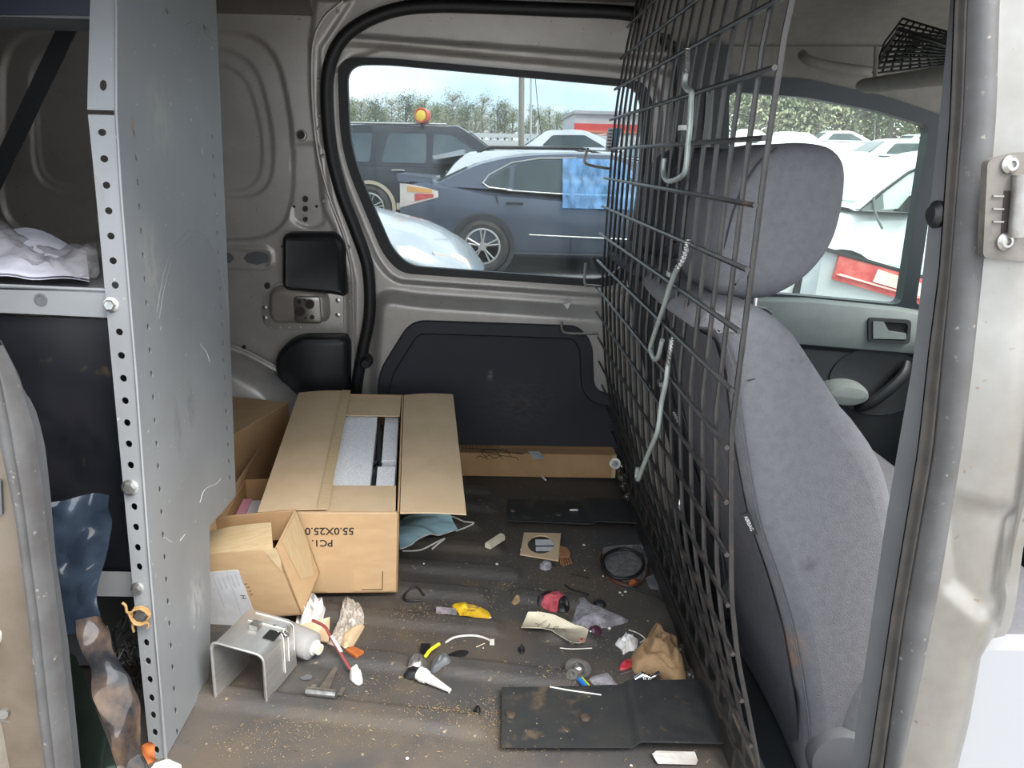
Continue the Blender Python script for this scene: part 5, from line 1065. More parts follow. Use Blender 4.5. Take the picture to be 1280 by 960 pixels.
b = MB(); b.fbox(ont(.40, .50), ont(.56, .50)-ont(.40, .50), ont(.40, .66)-ont(.40, .5), up*.010); b.build('clip_block', M['zinc'], ab)
b = MB(); b.lathe(ont(.74, .76), (0, 0, 1), [(.0025, 0), (.002, .0003)], 10); b.build('screw_hole', M['ink'], ab)
for v0, v1, dn in ((.62, .60, .085), (.70, .74, .07), (.93, .93, .06)):
    pts = [ont(.25 if v0 > .65 else .88, v0, .001), ont(.70 if v0 > .65 else .92, lerp(v0, v1, .5), .0012), ont(.98, v1, .0005)+V(.001, 0, -.003), FR+axd*v1+up*(h_-.02)+V(.0018, 0, 0), FR+axd*v1+up*(h_-dn)+V(.0014, 0, 0)]
    b = MB(); b.tube(cr(pts, 5), .0010, 7); b.build('tie_wire', M['white_plastic'], ab, True)
b = MB(); c = ont(1.0, .66)+V(.004, 0, .002); b.tube([c+V(.006*math.cos(k*.9)*(1-k/40), .005*math.sin(k*.9), .006*math.sin(k*.7)-.0006*k) for k in range(22)], .0014, 6); b.build('wire_twist', M['zinc'], ab, True)
# sheet of frosted plastic lying over the bracket
b = MB(); q = [ont(.0, .55, .004), ont(.45, .62, .004), ont(.55, 1.0, .006), ont(.1, 1.05, .02)]
# crumbs, sawdust and small litter
crumb = None
for k, (x, y, s) in enumerate([(652, 687, 4), (730, 680, 4), (775, 740, 4), (782, 739, 4), (778, 743, 3), (731, 712, 2.5), (754, 719, 2.5), (530, 709, 3), (613, 771, 3.5), (621, 711, 4), (509, 947, 5), (733, 785, 3.5), (738, 793, 3.5), (762, 784, 5), (561, 866, 2), (789, 956, 4), (672, 763, 2), (810, 775, 2), (604, 809, 2)]):
    p = FL(x, y); b = MB(); r = s*p.y/1000*.55
    b.lathe(p+V(0, 0, .0008), (random.uniform(-.1, .1), .1, 1), [(r*.6, 0), (r, r*.3), (r*.8, r*.75), (r*.3, r)], 7)
    tag(b.build('crumb', M['tissue'], None, True), 'tiny white crumb among the litter on the cargo floor', 'crumb', 'white crumbs on the floor')
for (x, y, x2, y2), lab in (((677, 601, 682, 606), 'short white stick in front of the flat carton'), ((712, 643, 722, 643), 'tiny white scrap on the far rubber mat'), ((739, 626, 747, 626), 'tiny pale scrap behind the far rubber mat')):
    rod('white_stick', lab, 'stick', [(x, y), (x2, y2)], M['paper'], .0030, .002 if y < 640 and y > 610 else .014)
for (x, y), lab in (((651, 811), 'small dark fluffy seed pod on the floor left of the cream tag'), ((596, 889), 'dark twig scrap on the near floor rib')):
    blob('seed_pod', lab, 'litter', [(x-4, y), (x, y-4), (x+5, y-1), (x+2, y+5)], M['rubber'], .010, 3, .5)
blob('dry_leaf', 'small curled dry leaf beyond the yellow wrapper', 'leaf', [(640, 752), (646, 747), (650, 752), (643, 755)], M['sawdust'], .006, 2, .4)
b = MB()
cl_ = [(613, 892, 22, 26), (880, 830, 14, 40), (560, 760, 60, 8), (735, 720, 60, 40), (640, 740, 80, 30), (560, 890, 40, 12), (480, 850, 60, 30), (330, 930, 90, 26), (600, 930, 120, 22), (760, 800, 80, 40), (690, 640, 90, 20), (640, 655, 60, 50), (520, 780, 60, 20), (420, 905, 120, 14), (720, 850, 60, 18)]
for _ in range(3600):
    cx, cy, sx_, sy_ = random.choice(cl_); x, y = random.gauss(cx, sx_*.6), random.gauss(cy, sy_*.6)
    if not (250 < x < 905 and 605 < y < 958): continue
    p = FL(x, y)
    if p.x > .42 or p.x < -.50 or p.y > 2.38: continue
    L = random.uniform(.001, .0042) if random.random() < .96 else .010; w_ = random.uniform(.0005, .0012); an = random.uniform(0, 3.14); u = V(math.cos(an), math.sin(an), random.uniform(-.1, .3)); v = V(-u.y, u.x, 0)
    b.add([p+V(0, 0, .0012), p+u*L+V(0, 0, .0014), p+u*L*.6+v*w_+V(0, 0, .0016), p+u*L*.4+V(0, 0, .0030)], [(0, 1, 2), (0, 1, 3), (1, 2, 3), (2, 0, 3)])
o = b.build('sawdust', M['sawdust']); o['kind'] = 'stuff'; o['label'] = 'sawdust and wood splinters scattered over the cargo floor'; o['category'] = 'sawdust'
# ------------------------------------------------------------------ outside: lot, vehicles, trees
def gz(y): return interp([(-10, -.55), (10.5, -.43), (11.5, -.40), (14.5, -.22), (40, 1.15), (80, 2.6), (140, 3.6), (400, 4.5)], y)
b = MB(); ysg = [-8, -2, 2.8, 6, 10.5, 11.5, 12.2, 13, 14.5, 17, 20, 30, 40, 60, 80, 110, 140, 250, 400]
b.grid(lambda i, j: (lerp(-160, 200, i/10), ysg[j], gz(ysg[j])), 11, len(ysg))
gr = struct(b.build('ground', mat('asphalt_lot', (.24, .235, .225), (.32, .31, .295), 1.5, rough=.9, extra=[(30, .6, .75, (.09, .09, .09))])))
CM = {'grey': mat('grey_car_plastic', (.12, .14, .14), rough=.5), 'pale': mat('sky_lit_car_glass', (.42, .50, .47), (.5, .58, .55), 1, rough=.1), 'glass': mat('car_glass', (.035, .05, .055), (.07, .09, .095), .8, rough=.08, spec=.35), 'tyre': mat('tyre', (.025, .024, .023), (.06, .055, .048), 9, rough=.85), 'rim': mat('alloy_rim', (.45, .44, .42), rough=.35, metal=.7), 'dark': mat('car_dark_plastic', (.02, .02, .021), rough=.6), 'lamp_red': mat('red_lamp', (.50, .06, .06), (.62, .16, .14), 8, rough=.25), 'lamp_clear': mat('clear_lamp', (.70, .62, .55), (.6, .5, .45), 8, rough=.2), 'amber': mat('amber_lamp', (.70, .36, .12), rough=.25), 'arch_tan': mat('tan_arch_trim', (.40, .34, .25), rough=.6)}  # pale glass carries the white sky's reflection in its colour
def paint(n, c, r=.25, met=.2): return mat(n, c, tuple(x*.85 for x in c), 1.2, rough=r, metal=met, coat=.4)
def vehicle(name, label, loc, pm, prof, cab, wheels, wr_, W=.9, windows=(), group=None, arch=None, rot=0., handles=(), trimx=None, spokes=5, detail=True, gm=None):
    gm = gm or CM['glass']
    # prof: (x, belt z, bottom z) along the body; cab: (x, z) of rear base, rear roof, ..., front base
    o = thing(name, label, 'car', loc, group); o.rotation_euler = (0, 0, rot); P0 = V(*loc)
    def bd(b, n, m_, parent=o, sm=True):
        q = MB(); q.f = b.f; q.mi = b.mi; q.v = [(v[0]+P0.x, v[1]+P0.y, v[2]+P0.z) for v in b.v]; return q.build(n, m_, parent, sm)
    xs = np.linspace(prof[0][0], prof[-1][0], 40); b = MB(); x0, x1 = xs[0], xs[-1]
    def ring(i, j):
        x = xs[i]; zb_ = float(np.interp(x, [p[0] for p in prof], [p[1] for p in prof])); z0 = float(np.interp(x, [p[0] for p in prof], [p[2] for p in prof]))
        e = min(x-x0, x1-x)/.55; k = 1-.32*(1-min(1, e))**2.2; w = W*k
        t = [(0, 0), (.80, 0), (.94, .06), (.985, .25), (1, .55), (.985, .80), (.95, .92), (.85, .985), (.5, 1.0), (0, 1.02)]
        t = t+[(-a, c) for a, c in reversed(t[1:-1])]; a, c = t[j]; return (x, -a*w, lerp(z0, zb_, c))
    b.grid(lambda i, j: ring(i, j % 18), 40, 19); b.add([ring(0, j) for j in range(18)], [tuple(range(18))]); b.add([ring(39, j) for j in range(18)], [tuple(reversed(range(18)))])
    body = bd(b, 'body', pm)
    zb0 = min(p[1] for p in cab); zt_ = max(p[1] for p in cab)
    def yw(z): return W*(.93-.20*(z-zb0)/(zt_-zb0)*1.0)
    cs = [tuple(p)[:2] for p in cr([V(*p, 0) for p in cab], 4)]; b = MB(); n = len(cs)
    b.grid(lambda i, j: (cs[i][0], (-1, -.85, 0, .85, 1)[j]*yw(cs[i][1]), cs[i][1]+(0 if j in (0, 4) else .018 if j != 2 else .03)), n, 5)
    for s_ in (-1, 1):
        for t in tessellate_polygon([[V(x, z, 0) for x, z in cs]]): b.add([(cs[i][0], s_*yw(cs[i][1]), cs[i][1]) for i in t], [(0, 1, 2)])
    bd(b, 'cabin', pm, o, 35)
    for poly in windows:
        for s_ in ((-1, 1) if detail else (-1,)):
            pp = [tuple(p)[:2] for p in rnd([V(*p, 0) for p in poly], .06, 3)]; b = MB(); b.prism([pp], lambda x, z, h: V(x, s_*(yw(z)+h), z), .0, .008); bd(b, 'side_window', gm, o, False)
    for (xa, za), (xb, zb2), nm in ((cab[0], cab[1], 'rear_glass'), (cab[-1], cab[-2], 'windshield')):
        q = []
        for u in (.12, .92):
            x, z = lerp(xa, xb, u), lerp(za, zb2, u); q += [(x, -.80*yw(z), z+.03), (x, .80*yw(z), z+.03)]
        dx = -.03 if nm == 'rear_glass' else .03
        b = MB(); b.add([(p[0]+dx, p[1], p[2]) for p in q]+[(p[0], p[1], p[2]-.03) for p in q], [(0, 1, 3, 2), (0, 4, 5, 1), (2, 3, 7, 6), (0, 2, 6, 4), (1, 5, 7, 3)]); bd(b, nm, gm, o, False)
    for x in wheels:
        for s_ in ((-1, 1) if detail else (-1,)):
            c = V(x, s_*(W*.90), wr_); ax = V(0, s_, 0)
            b = MB(); b.lathe(c+ax*.06, ax, [(wr_*1.17, -.04), (wr_*1.17, .05), (wr_*1.02, .052), (wr_*1.02, .0)], 28); bd(b, 'wheel_arch', arch or CM['dark'], o, 30)
            b = MB(); b.lathe(c, ax, [(wr_*.66, -.18), (wr_*.97, -.16), (wr_, -.1), (wr_, .05), (wr_*.96, .09), (wr_*.80, .115), (wr_*.66, .10), (wr_*.64, .06)], 30); ty = bd(b, 'wheel', CM['tyre'], o, 30)
            b = MB(); b.lathe(c+ax*.075, ax, [(wr_*.66, -.02), (wr_*.66, .03), (wr_*.60, .034), (wr_*.585, .0), (wr_*.58, -.05)], 30); bd(b, 'rim_ring', CM['rim'], ty, 30)
            b = MB(); b.lathe(c+ax*.05, ax, [(wr_*.60, 0), (wr_*.6, .002)], 24); bd(b, 'brake_disc', CM['dark'], ty, 30)
            for k in range(spokes):
                a0 = 6.283*k/spokes+.3
                for da in (-.13, .13):
                    b = MB(); u0 = V(math.cos(a0+da*.6), 0, math.sin(a0+da*.6)); u1 = V(math.cos(a0+da*1.2), 0, math.sin(a0+da*1.2)); b.tube([c+ax*.095+u0*wr_*.12, c+ax*.09+u1*wr_*.61], wr_*.058, 6, flat=.6); bd(b, 'spoke', CM['rim'], ty)
            b = MB(); b.lathe(c+ax*.085, ax, [(wr_*.17, 0), (wr_*.15, .02), (wr_*.05, .022)], 14); bd(b, 'hub', CM['rim'], ty)
    for x, z in handles:
        for s_ in (-1, 1):
            b = MB(); b.tube([V(x-.09, s_*W*.985, z), V(x-.03, s_*(W+.025), z+.005), V(x+.07, s_*(W+.025), z+.005), V(x+.11, s_*W*.985, z)], .014, 8); bd(b, 'door_handle', trimx or pm, o)
    def line(pts, r, m_, nm):
        b = MB(); b.tube(pts, r, 5); bd(b, nm, m_, o)
    o_bd = bd
    return o, bd, yw
def PY(px, py, Y): q = ony(px, py, Y); return q
# grey sedan in the middle of the window: metres from its rear bumper
GYs = 11.0; sx0 = ony(497, 260, GYs-.9).x
blue = paint('slate_blue_paint', (.072, .088, .122), .3, .3)
sed, bd, yw = vehicle('sedan', 'slate grey dusty sedan seen through the sliding door window', (sx0, GYs, gz(GYs)), blue,
    [(0, .98, .38), (.06, 1.10, .30), (.35, 1.14, .25), (1.1, 1.03, .20), (2.4, .95, .20), (3.4, .92, .20), (4.3, .82, .22), (4.75, .66, .3), (4.82, .5, .4)],
    [(.42, 1.06), (.9, 1.29), (1.15, 1.37), (1.45, 1.43), (1.9, 1.47), (2.4, 1.48), (2.9, 1.42), (3.75, .97)], [1.05, 3.83], .345, .9,
    [[(1.08, 1.13), (1.38, 1.32), (1.36, 1.05), (1.12, 1.08)], [(1.42, 1.05), (1.44, 1.34), (1.75, 1.39), (2.06, 1.405), (2.06, 1.01)], [(2.12, 1.01), (2.12, 1.405), (2.5, 1.39), (3.3, 1.02)]], handles=[(1.43, .88), (2.58, .84)], trimx=CM['dark'])
def lampg(x0, x1, zf0, zf1, lift):
    def hw(x): return .9*(1-.32*(1-min(1, max(0, x)/.55))**2.2)*.99+lift
    q = MB(); q.grid(lambda i, j: (lerp(x0, x1, i/7), -hw(lerp(x0, x1, i/7)), lerp(zf0(i/7), zf1(i/7), j/3)), 8, 4)
    q.grid(lambda i, j: (lerp(x0, x1, i/7), -hw(lerp(x0, x1, i/7))+.12*j, zf1(i/7)), 8, 2); q.grid(lambda i, j: (lerp(x0, x1, i/7), -hw(lerp(x0, x1, i/7))+.12*j, zf0(i/7)), 8, 2)
    q.grid(lambda i, j: (x0, -hw(x0)+.3*j, (zf0(0), zf1(0))[i]), 2, 2); return q
bd(lampg(.0, .50, lambda u: .78+.15*u, lambda u: 1.075-.075*u*u, .010), 'tail_lamp', CM['lamp_clear'], sed)
bd(lampg(.10, .42, lambda u: .985-.01*u, lambda u: 1.05-.025*u, .016), 'amber_band', CM['amber'], sed)
bd(lampg(.20, .44, lambda u: .87+.06*u, lambda u: .965, .016), 'red_band', CM['lamp_red'], sed)
b = MB(); b.hexa([(-.02, -.60, 1.10), (.42, -.80, 1.10), (.42, .80, 1.10), (-.02, .60, 1.10), (-.05, -.58, 1.19), (.42, -.78, 1.16), (.42, .78, 1.16), (-.05, .58, 1.19)]); bd(b, 'spoiler', blue, sed, 30)
for pts in ([(1.36, .32), (1.30, .60), (1.20, 1.0)], [(2.16, .28), (2.16, 1.02)], [(1.63, .50), (2.9, .47)], [(1.3, .27), (3.2, .26)]):
    b = MB(); b.tube([(x, -.897 if z < .95 else -.87, z) for x, z in pts], .008, 5); bd(b, 'panel_gap', CM['dark'] if pts[0][1] != .50 else CM['rim'], sed)
b = MB(); b.tube([(x, -yw(z)-.008, z) for x, z in [(1.4, 1.035), (1.12, 1.06), (1.04, 1.11), (1.12, 1.21), (1.40, 1.36), (1.75, 1.42), (2.2, 1.435)]], .011, 6); b.tube([(1.35, -.84, 1.03), (2.1, -.845, 1.0), (3.2, -.84, 1.0)], .010, 6); bd(b, 'chrome_trim', CM['rim'], sed)
fb_ = MB(); ny_ = 24
fb_.grid(lambda i, j: (sx0+lerp(2.03+.0*0, 3.1, i/23), GYs-yw(lerp(.82, 1.42, j/15))-.02-.016*nz3((i, j, 0), .3, 2)-(.03 if j < 9 else 0), gz(GYs)+lerp(.84-.0*i, 1.43-.25*max(0, (i-12)/11)**2, j/15)), 24, 16)
tag(fb_.build('plastic_film', glassmat('blue_plastic_film', (.50, .76, 1.0), .03, .75, (.22, .46, .82), 5, (2, 1, .8), .35), None, 'all'), 'blue translucent plastic film taped over the sedan front door window', 'plastic film')
# black SUV behind, tan wheel arch
GYv = 14.5; vx = ony(462, 249, GYv-.9).x-.95
suvp = paint('black_suv_paint', (.016, .02, .027), .35, .0)
suv, bd, yw2 = vehicle('suv', 'black sport utility vehicle with tan wheel arch trim behind the sedan', (vx, GYv, gz(GYv)), suvp,
    [(0, .98, .42), (.08, 1.08, .38), (1.0, 1.10, .32), (3.4, 1.08, .32), (3.9, 1.05, .34), (4.9, .98, .36), (5.1, .8, .42)],
    [(.06, 1.04), (.22, 1.58), (.55, 1.67), (2.1, 1.69), (2.5, 1.64), (3.35, 1.03)], [.95, 4.0], .375, .95,
    [[(.22, 1.10), (.33, 1.54), (1.0, 1.56), (.96, 1.10)], [(1.15, 1.10), (1.26, 1.56), (1.88, 1.57), (1.88, 1.10)], [(1.98, 1.10), (2.0, 1.57), (2.32, 1.55), (2.98, 1.11)]], arch=CM['arch_tan'], gm=mat('suv_glass', (.06, .08, .095), (.10, .12, .135), .9, rough=.15, spec=.4), handles=[(1.42, .98), (2.3, .98)], trimx=CM['rim'], spokes=6)
b = MB(); b.box(1.4, 3.5, -.97, -.92, .36, .46); bd(b, 'running_board', CM['arch_tan'], suv)
b = MB(); b.tube([(.5, -.62, 1.71), (2.2, -.62, 1.73)], .02, 6); bd(b, 'roof_rail', CM['rim'], suv)
bc = thing('beacon_lamp', 'round red beacon with yellow face standing on the black vehicle roof', 'beacon', PY(527, 150, GYv-.6))
c = PY(528, 144.5, GYv-.7)
b = MB(); b.lathe(c+V(0, .0, 0), (-.3, -1, .05), [(.10, -.1), (.12, -.08), (.12, .06), (.105, .07), (.09, .05)], 20); b.build('housing', mat('beacon_red', (.55, .10, .05), rough=.4), bc, True)
b = MB(); b.lathe(c+V(-.02, -.055, 0), (-.3, -1, .05), [(.088, 0), (.06, .012), (.03, .016)], 18); b.build('face', mat('beacon_yellow', (.75, .50, .06), rough=.4), bc, True)
b = MB(); b.box(c.x-.03, c.x+.03, c.y-.02, c.y+.04, c.z-.2, c.z-.09); b.build('foot', CM['dark'], bc)
b = MB(); c = PY(542, 163, GYv-.5); b.box(c.x-.035, c.x+.035, c.y-.02, c.y+.02, c.z-.12, c.z+.12); tag(b.build('roof_antenna', M['paper']), 'short white post on the black vehicle roof beside the beacon', 'post')
# white wagon between them
GYw = 13.0; wx = ony(545, 205, GYw).x
wag, bd, yw3 = vehicle('station_wagon', 'white wagon with roof rails hidden behind the grey sedan', (wx, GYw, gz(GYw)-.22), paint('white_paint', (.62, .64, .66), .3, .0),
    [(0, .9, .4), (.1, 1.0, .3), (3.4, .98, .25), (4.4, .9, .3), (4.6, .7, .4)], [(.02, 1.0), (.40, 1.50), (.8, 1.60), (2.3, 1.62), (2.7, 1.57), (3.5, 1.0)], [.9, 3.6], .34, .88,
    [[(.35, 1.08), (.58, 1.44), (1.1, 1.50), (1.1, 1.06)], [(1.2, 1.06), (1.2, 1.5), (2.1, 1.52), (2.1, 1.05)]])
b = MB(); b.hexa([(.02, -.62, 1.48), (.45, -.66, 1.56), (.45, .66, 1.56), (.02, .62, 1.48), (-.02, -.62, 1.53), (.45, -.66, 1.64), (.45, .66, 1.64), (-.02, .62, 1.53)]); bd(b, 'roof_spoiler', paint('grey_spoiler', (.42, .44, .46)), wag, False)
for s_ in (-1, 1):
    b = MB(); b.tube([(.65, s_*.6, 1.60), (.85, s_*.6, 1.68), (2.2, s_*.6, 1.70), (2.5, s_*.6, 1.62)], .022, 6); bd(b, 'roof_rail', CM['dark'], wag)
# silver car close to the window: only its sloping nose shows
GYn = 5.6; nx_ = ony(604, 332, GYn-.4).x
silv = paint('bright_silver_paint', (.58, .60, .62), .22, .5)
nose, bd, yw4 = vehicle('hatchback', 'silver car whose sloping bonnet fills the lower left of the sliding door window', (nx_-4.2, GYn, gz(GYn)), silv,
    [(0, .9, .4), (.1, 1.0, .3), (2.4, 1.12, .22), (3.3, 1.10, .22), (3.8, .98, .24), (4.08, .84, .28), (4.2, .68, .36)], [(.02, 1.0), (.40, 1.38), (.8, 1.46), (2.0, 1.46), (2.3, 1.40), (2.9, 1.10)], [.8, 3.4], .31, .85,
    [[(.5, 1.1), (.62, 1.34), (1.9, 1.36), (2.3, 1.1)]])
b = MB(); b.hexa([(3.98, -.72, .72), (4.17, -.55, .70), (4.1, -.45, .70), (3.9, -.6, .72), (3.9, -.74, .90), (4.1, -.55, .84), (4.05, -.45, .86), (3.85, -.6, .92)]); bd(b, 'headlamp', CM['lamp_clear'], nose, False)
# white cars outside the driver's window
wh = paint('bright_white_paint', (.80, .81, .82), .3, .0)
c0 = ony(1100, 345, 5.2)
wc1, bd, _ = vehicle('white_car', 'white car with a long red tail lamp just outside the driver door window', (c0.x+.3, 5.25, gz(5.25)), wh,
    [(0, .80, .4), (.1, 1.0, .28), (3.2, 1.0, .22), (4.2, .9, .3), (4.4, .7, .4)], [(1.3, .96), (1.7, 1.22), (2.2, 1.32), (2.8, 1.32), (3.6, .98)], [.9, 3.4], .32, .88, rot=R(-6), detail=False, gm=CM['pale'])
tlm = MB(); A, B_ = ony(1046, 318, 4.9), ony(1166, 352, 4.75); hh = .155
def tlb(u0, u1, v0, v1, mm, nm, dep, par):
    a, c = lerp(A, B_, u0), lerp(A, B_, u1); b = MB(); o0, o1 = V(0, 0, -hh*(1-v0)), V(0, 0, -hh*(1-v1))
    b.hexa([a+o0, c+o0, c+o0+V(0, .25, 0), a+o0+V(0, .25, 0), a+o1+V(.02, 0, 0), c+o1, c+o1+V(0, .25, 0), a+o1+V(.02, .25, 0)]); 
    for i, v in enumerate(b.v): b.v[i] = (v[0], v[1]-dep, v[2])
    return b.build(nm, mm, par)
tlt = thing('tail_lamp', 'wide red tail lamp panel standing out on the white car outside the driver window', 'lamp', A)
wh_tail = tlb(-.15, 1.02, -1.2, 1.12, paint('white_tailgate', (.55, .57, .60), .35, 0), 'tailgate_edge', -.03, tlt)
tlb(-.16, 1.02, 1.0, 1.13, CM['dark'], 'dark_strip', .0, tlt); tlb(0, 1, 0, 1, CM['lamp_red'], 'red_lens', .0, tlt); tlb(.40, .66, .35, .85, CM['lamp_clear'], 'clear_lens', .012, tlt); tlb(.72, .98, .3, .8, CM['lamp_clear'], 'clear_lens', .012, tlt); tlb(.02, .98, .22, .28, mat('pink_lens', (.75, .35, .33), rough=.3), 'lens_rib', .012, tlt)
c1 = ony(1078, 264, 7.2)
wc2, bd, yw5 = vehicle('white_car', 'white car facing left with a green tinted side window beyond the driver door', (c1.x+3.25, 8.05, gz(7.5)+.02), wh,
    [(0, .9, .4), (.1, 1.02, .28), (2.6, 1.06, .22), (4.0, .98, .26), (4.4, .75, .36)], [(.05, 1.0), (.5, 1.50), (1.0, 1.62), (2.0, 1.6), (2.5, 1.48), (3.3, 1.05)], [.9, 3.4], .33, .88, [[(1.2, 1.10), (1.2, 1.5), (1.95, 1.52), (2.35, 1.44), (3.0, 1.10)]], rot=R(180), gm=CM['pale'])
b = MB(); b.hexa([(2.75, .90, 1.06), (3.0, .90, 1.06), (3.0, 1.02, 1.06), (2.75, 1.02, 1.06), (2.78, .90, 1.20), (2.9, .90, 1.2), (2.9, 1.02, 1.2), (2.78, 1.02, 1.2)]); bd(b, 'wing_mirror', CM['dark'], wc2, False)
yq = 7.10
def yp(pts): return [(ony(x, y, yq).x, ony(x, y, yq).z) for x, y in pts]
b = MB(); b.prism([yp([(1080, 262), (1104, 240), (1135, 217), (1160, 205), (1160, 258), (1106, 262)])], lambda x, z, h: V(x, yq-h, z), -.2, 0); b.build('front_side_glass', CM['pale'], wc2)
b = MB(); b.tube([ony(x, y, yq-.01) for x, y in [(1075, 264), (1100, 242), (1135, 216), (1165, 202)]], .013, 6); b.build('window_trim', CM['dark'], wc2, True)
b = MB(); b.prism([yp([(1074, 263), (1092, 250), (1102, 243), (1103, 261)])], lambda x, z, h: V(x, yq-.02-h, z), -.05, .01); b.build('mirror_foot', CM['grey'], wc2)
b = MB(); b.tube([ony(x, y, yq-.04) for x, y in [(1092, 246), (1093, 262), (1097, 274), (1103, 286)]], .011, 6); b.build('mirror_arm', CM['grey'], wc2, True)
for ch in wc2.children:
    if ch.name.split('.')[0] in ('front_side_glass', 'window_trim', 'mirror_foot', 'mirror_arm'): ch.rotation_euler.z = -R(180)
# the lot beyond: rows of parked cars
cols = [((.70, .71, .72), 'white'), ((.60, .62, .64), 'pale silver'), ((.75, .75, .74), 'white'), ((.35, .38, .42), 'grey'), ((.30, .10, .10), 'dark red'), ((.55, .58, .62), 'silver')]
protos = {}
spots = [(7.2, 14), (12.2, 15), (9.3, 19), (14.6, 20), (10.8, 25), (16.3, 26), (22, 25), (13.0, 32), (19, 33), (26, 33), (15.5, 41), (22.5, 42), (30, 41), (17.5, 52), (26, 53), (35, 52), (44, 53), (2.8, 19), (.6, 24), (-3, 27), (6.0, 30), (7.5, 41)]
where = ['nearest row', 'nearest row', 'second row', 'second row', 'third row', 'third row', 'third row', 'fourth row', 'fourth row', 'fourth row', 'fifth row', 'fifth row', 'fifth row', 'farthest row', 'farthest row', 'farthest row', 'farthest row', 'row behind the sedan', 'row behind the sedan', 'row behind the black vehicle', 'back row', 'back row']
for k, (x, y) in enumerate(spots):
    ci = [0, 1, 2, 0, 3, 2, 1, 0, 4, 2, 5, 0, 3, 2, 1, 0, 5, 3, 5, 1, 0, 3][k]
    lab = f'{cols[ci][1]} parked car in the {where[k]}, {["left", "middle", "right", "far right"][sum(1 for q in where[:k] if q == where[k])]} of that row'
    if ci not in protos:
        o, bd, _ = vehicle('parked_car', lab, (x, y, gz(y)), paint(cols[ci][1]+'_lot_paint', cols[ci][0], .35, 0), [(0, .85, .4), (.1, 1.0, .3), (2.5, 1.0, .25), (4.0, .9, .28), (4.3, .7, .4)], [(.3, 1.0), (.9, 1.42), (1.3, 1.48), (2.1, 1.46), (3.1, .98)], [.85, 3.4], .32, .86, [[(.8, 1.06), (1.1, 1.36), (2.0, 1.38), (2.6, 1.06)]], group='cars parked in the lot', detail=False, spokes=5); protos[ci] = o
        o.rotation_euler.z = R(0 if k % 3 else 180)
    else: copy_tree(protos[ci], (x, y, gz(y)), R((0, 180, 15)[k % 3]), lab)
# fence, building, poles
fn = thing('fence', 'long pale rail fence at the back of the lot', 'fence', ony(600, 172, 46))
A, B_ = ony(560, 175, 46), ony(850, 181, 46); d = (B_-A)
for k in range(14):
    p = A+d*k/13; b = MB(); b.box(p.x-.05, p.x+.05, p.y-.05, p.y+.05, gz(46)-.1, p.z+.35); b.build('post', M['paper'], fn)
for h in (.30, -.05, -.4):
    b = MB(); b.fbox(A+V(0, -.08, h-.12), d, (0, .05, 0), (0, 0, .22)); b.build('rail', mat('pale_rail', (.50, .51, .50), rough=.7), fn)
bl = thing('store_building', 'pale flat store building with a red band across it', 'building', ony(800, 175, 72))
A, B_ = ony(719, 142, 72), ony(905, 152, 72); z0 = gz(72)-.5
b = MB(); b.box(A.x, B_.x, 72, 84, z0, A.z); b.build('wall', mat('pale_stucco', (.58, .57, .58), rough=.8), bl)
zs1, zs2 = ony(719, 154, 71.9).z, ony(719, 163, 71.9).z
b = MB(); b.box(A.x-.05, B_.x, 71.85, 72, zs2, zs1); bs = b.build('red_band', mat('sign_red', (.62, .08, .07), rough=.5), bl)
b = MB(); b.box(A.x-.05, B_.x, 71.82, 72, zs2-.12, zs2+.03); b.build('lower_band', mat('sign_orange', (.70, .22, .14), rough=.5), bl)
b = MB(); b.box(A.x-.15, B_.x, 71.7, 84.2, A.z, A.z+.25); b.build('parapet', mat('grey_parapet', (.42, .42, .43), rough=.7), bl)
b = MB(); b.tube([ony(742, 172, 71.8), ony(750, 169, 71.8), ony(758, 168, 71.8)], .12, 6); b.build('swoosh_mark', mat('pink_mark', (.7, .35, .3), rough=.6), bl)
def pole(px, top, base, Y, r, lab, m_):
    a = ony(px, base, Y); c = ony(px, top, Y); o = thing('utility_pole', lab, 'pole', (a.x, Y, gz(Y)-.1)); b = MB()
    b.tube([V(a.x, Y, gz(Y)-.1), V(c.x, Y, c.z)], [r*1.15, r], 10); b.build('post', m_, o, True); return o, V(c.x, Y, c.z)
pm_ = mat('weathered_pole', (.26, .24, .20), (.2, .185, .155), 3, rough=.9, stretch=(4, 4, .4))
o, t = pole(652.5, 20, 185, 26, .085, 'thick weathered wooden pole standing behind the sedan', pm_)
b = MB(); b.tube([t+V(-.9, 0, -.4), t+V(.9, 0, -.4)], .06, 6); b.build('crossarm', pm_, o)
o2, t2 = pole(664, 40, 172, 44, .05, 'thin grey pole right of the thick wooden pole', mat('grey_pole', (.42, .43, .42), rough=.7))
b = MB(); b.tube([t2, ony(672, 130, 44), ony(677, 172, 43.9)], .018, 4); b.build('guy_wire', CM['dark'], o2)
for px, Y, lab in ((1094, 60, 'thin light pole at the foot of the trees left of the door divider'), (990, 70, 'thin light pole behind the headrest'), (672, 70, 'thin far pole against the trees')):
    pole(px, 150, 180, Y, .05, lab, mat('light_pole', (.55, .56, .55), rough=.6))
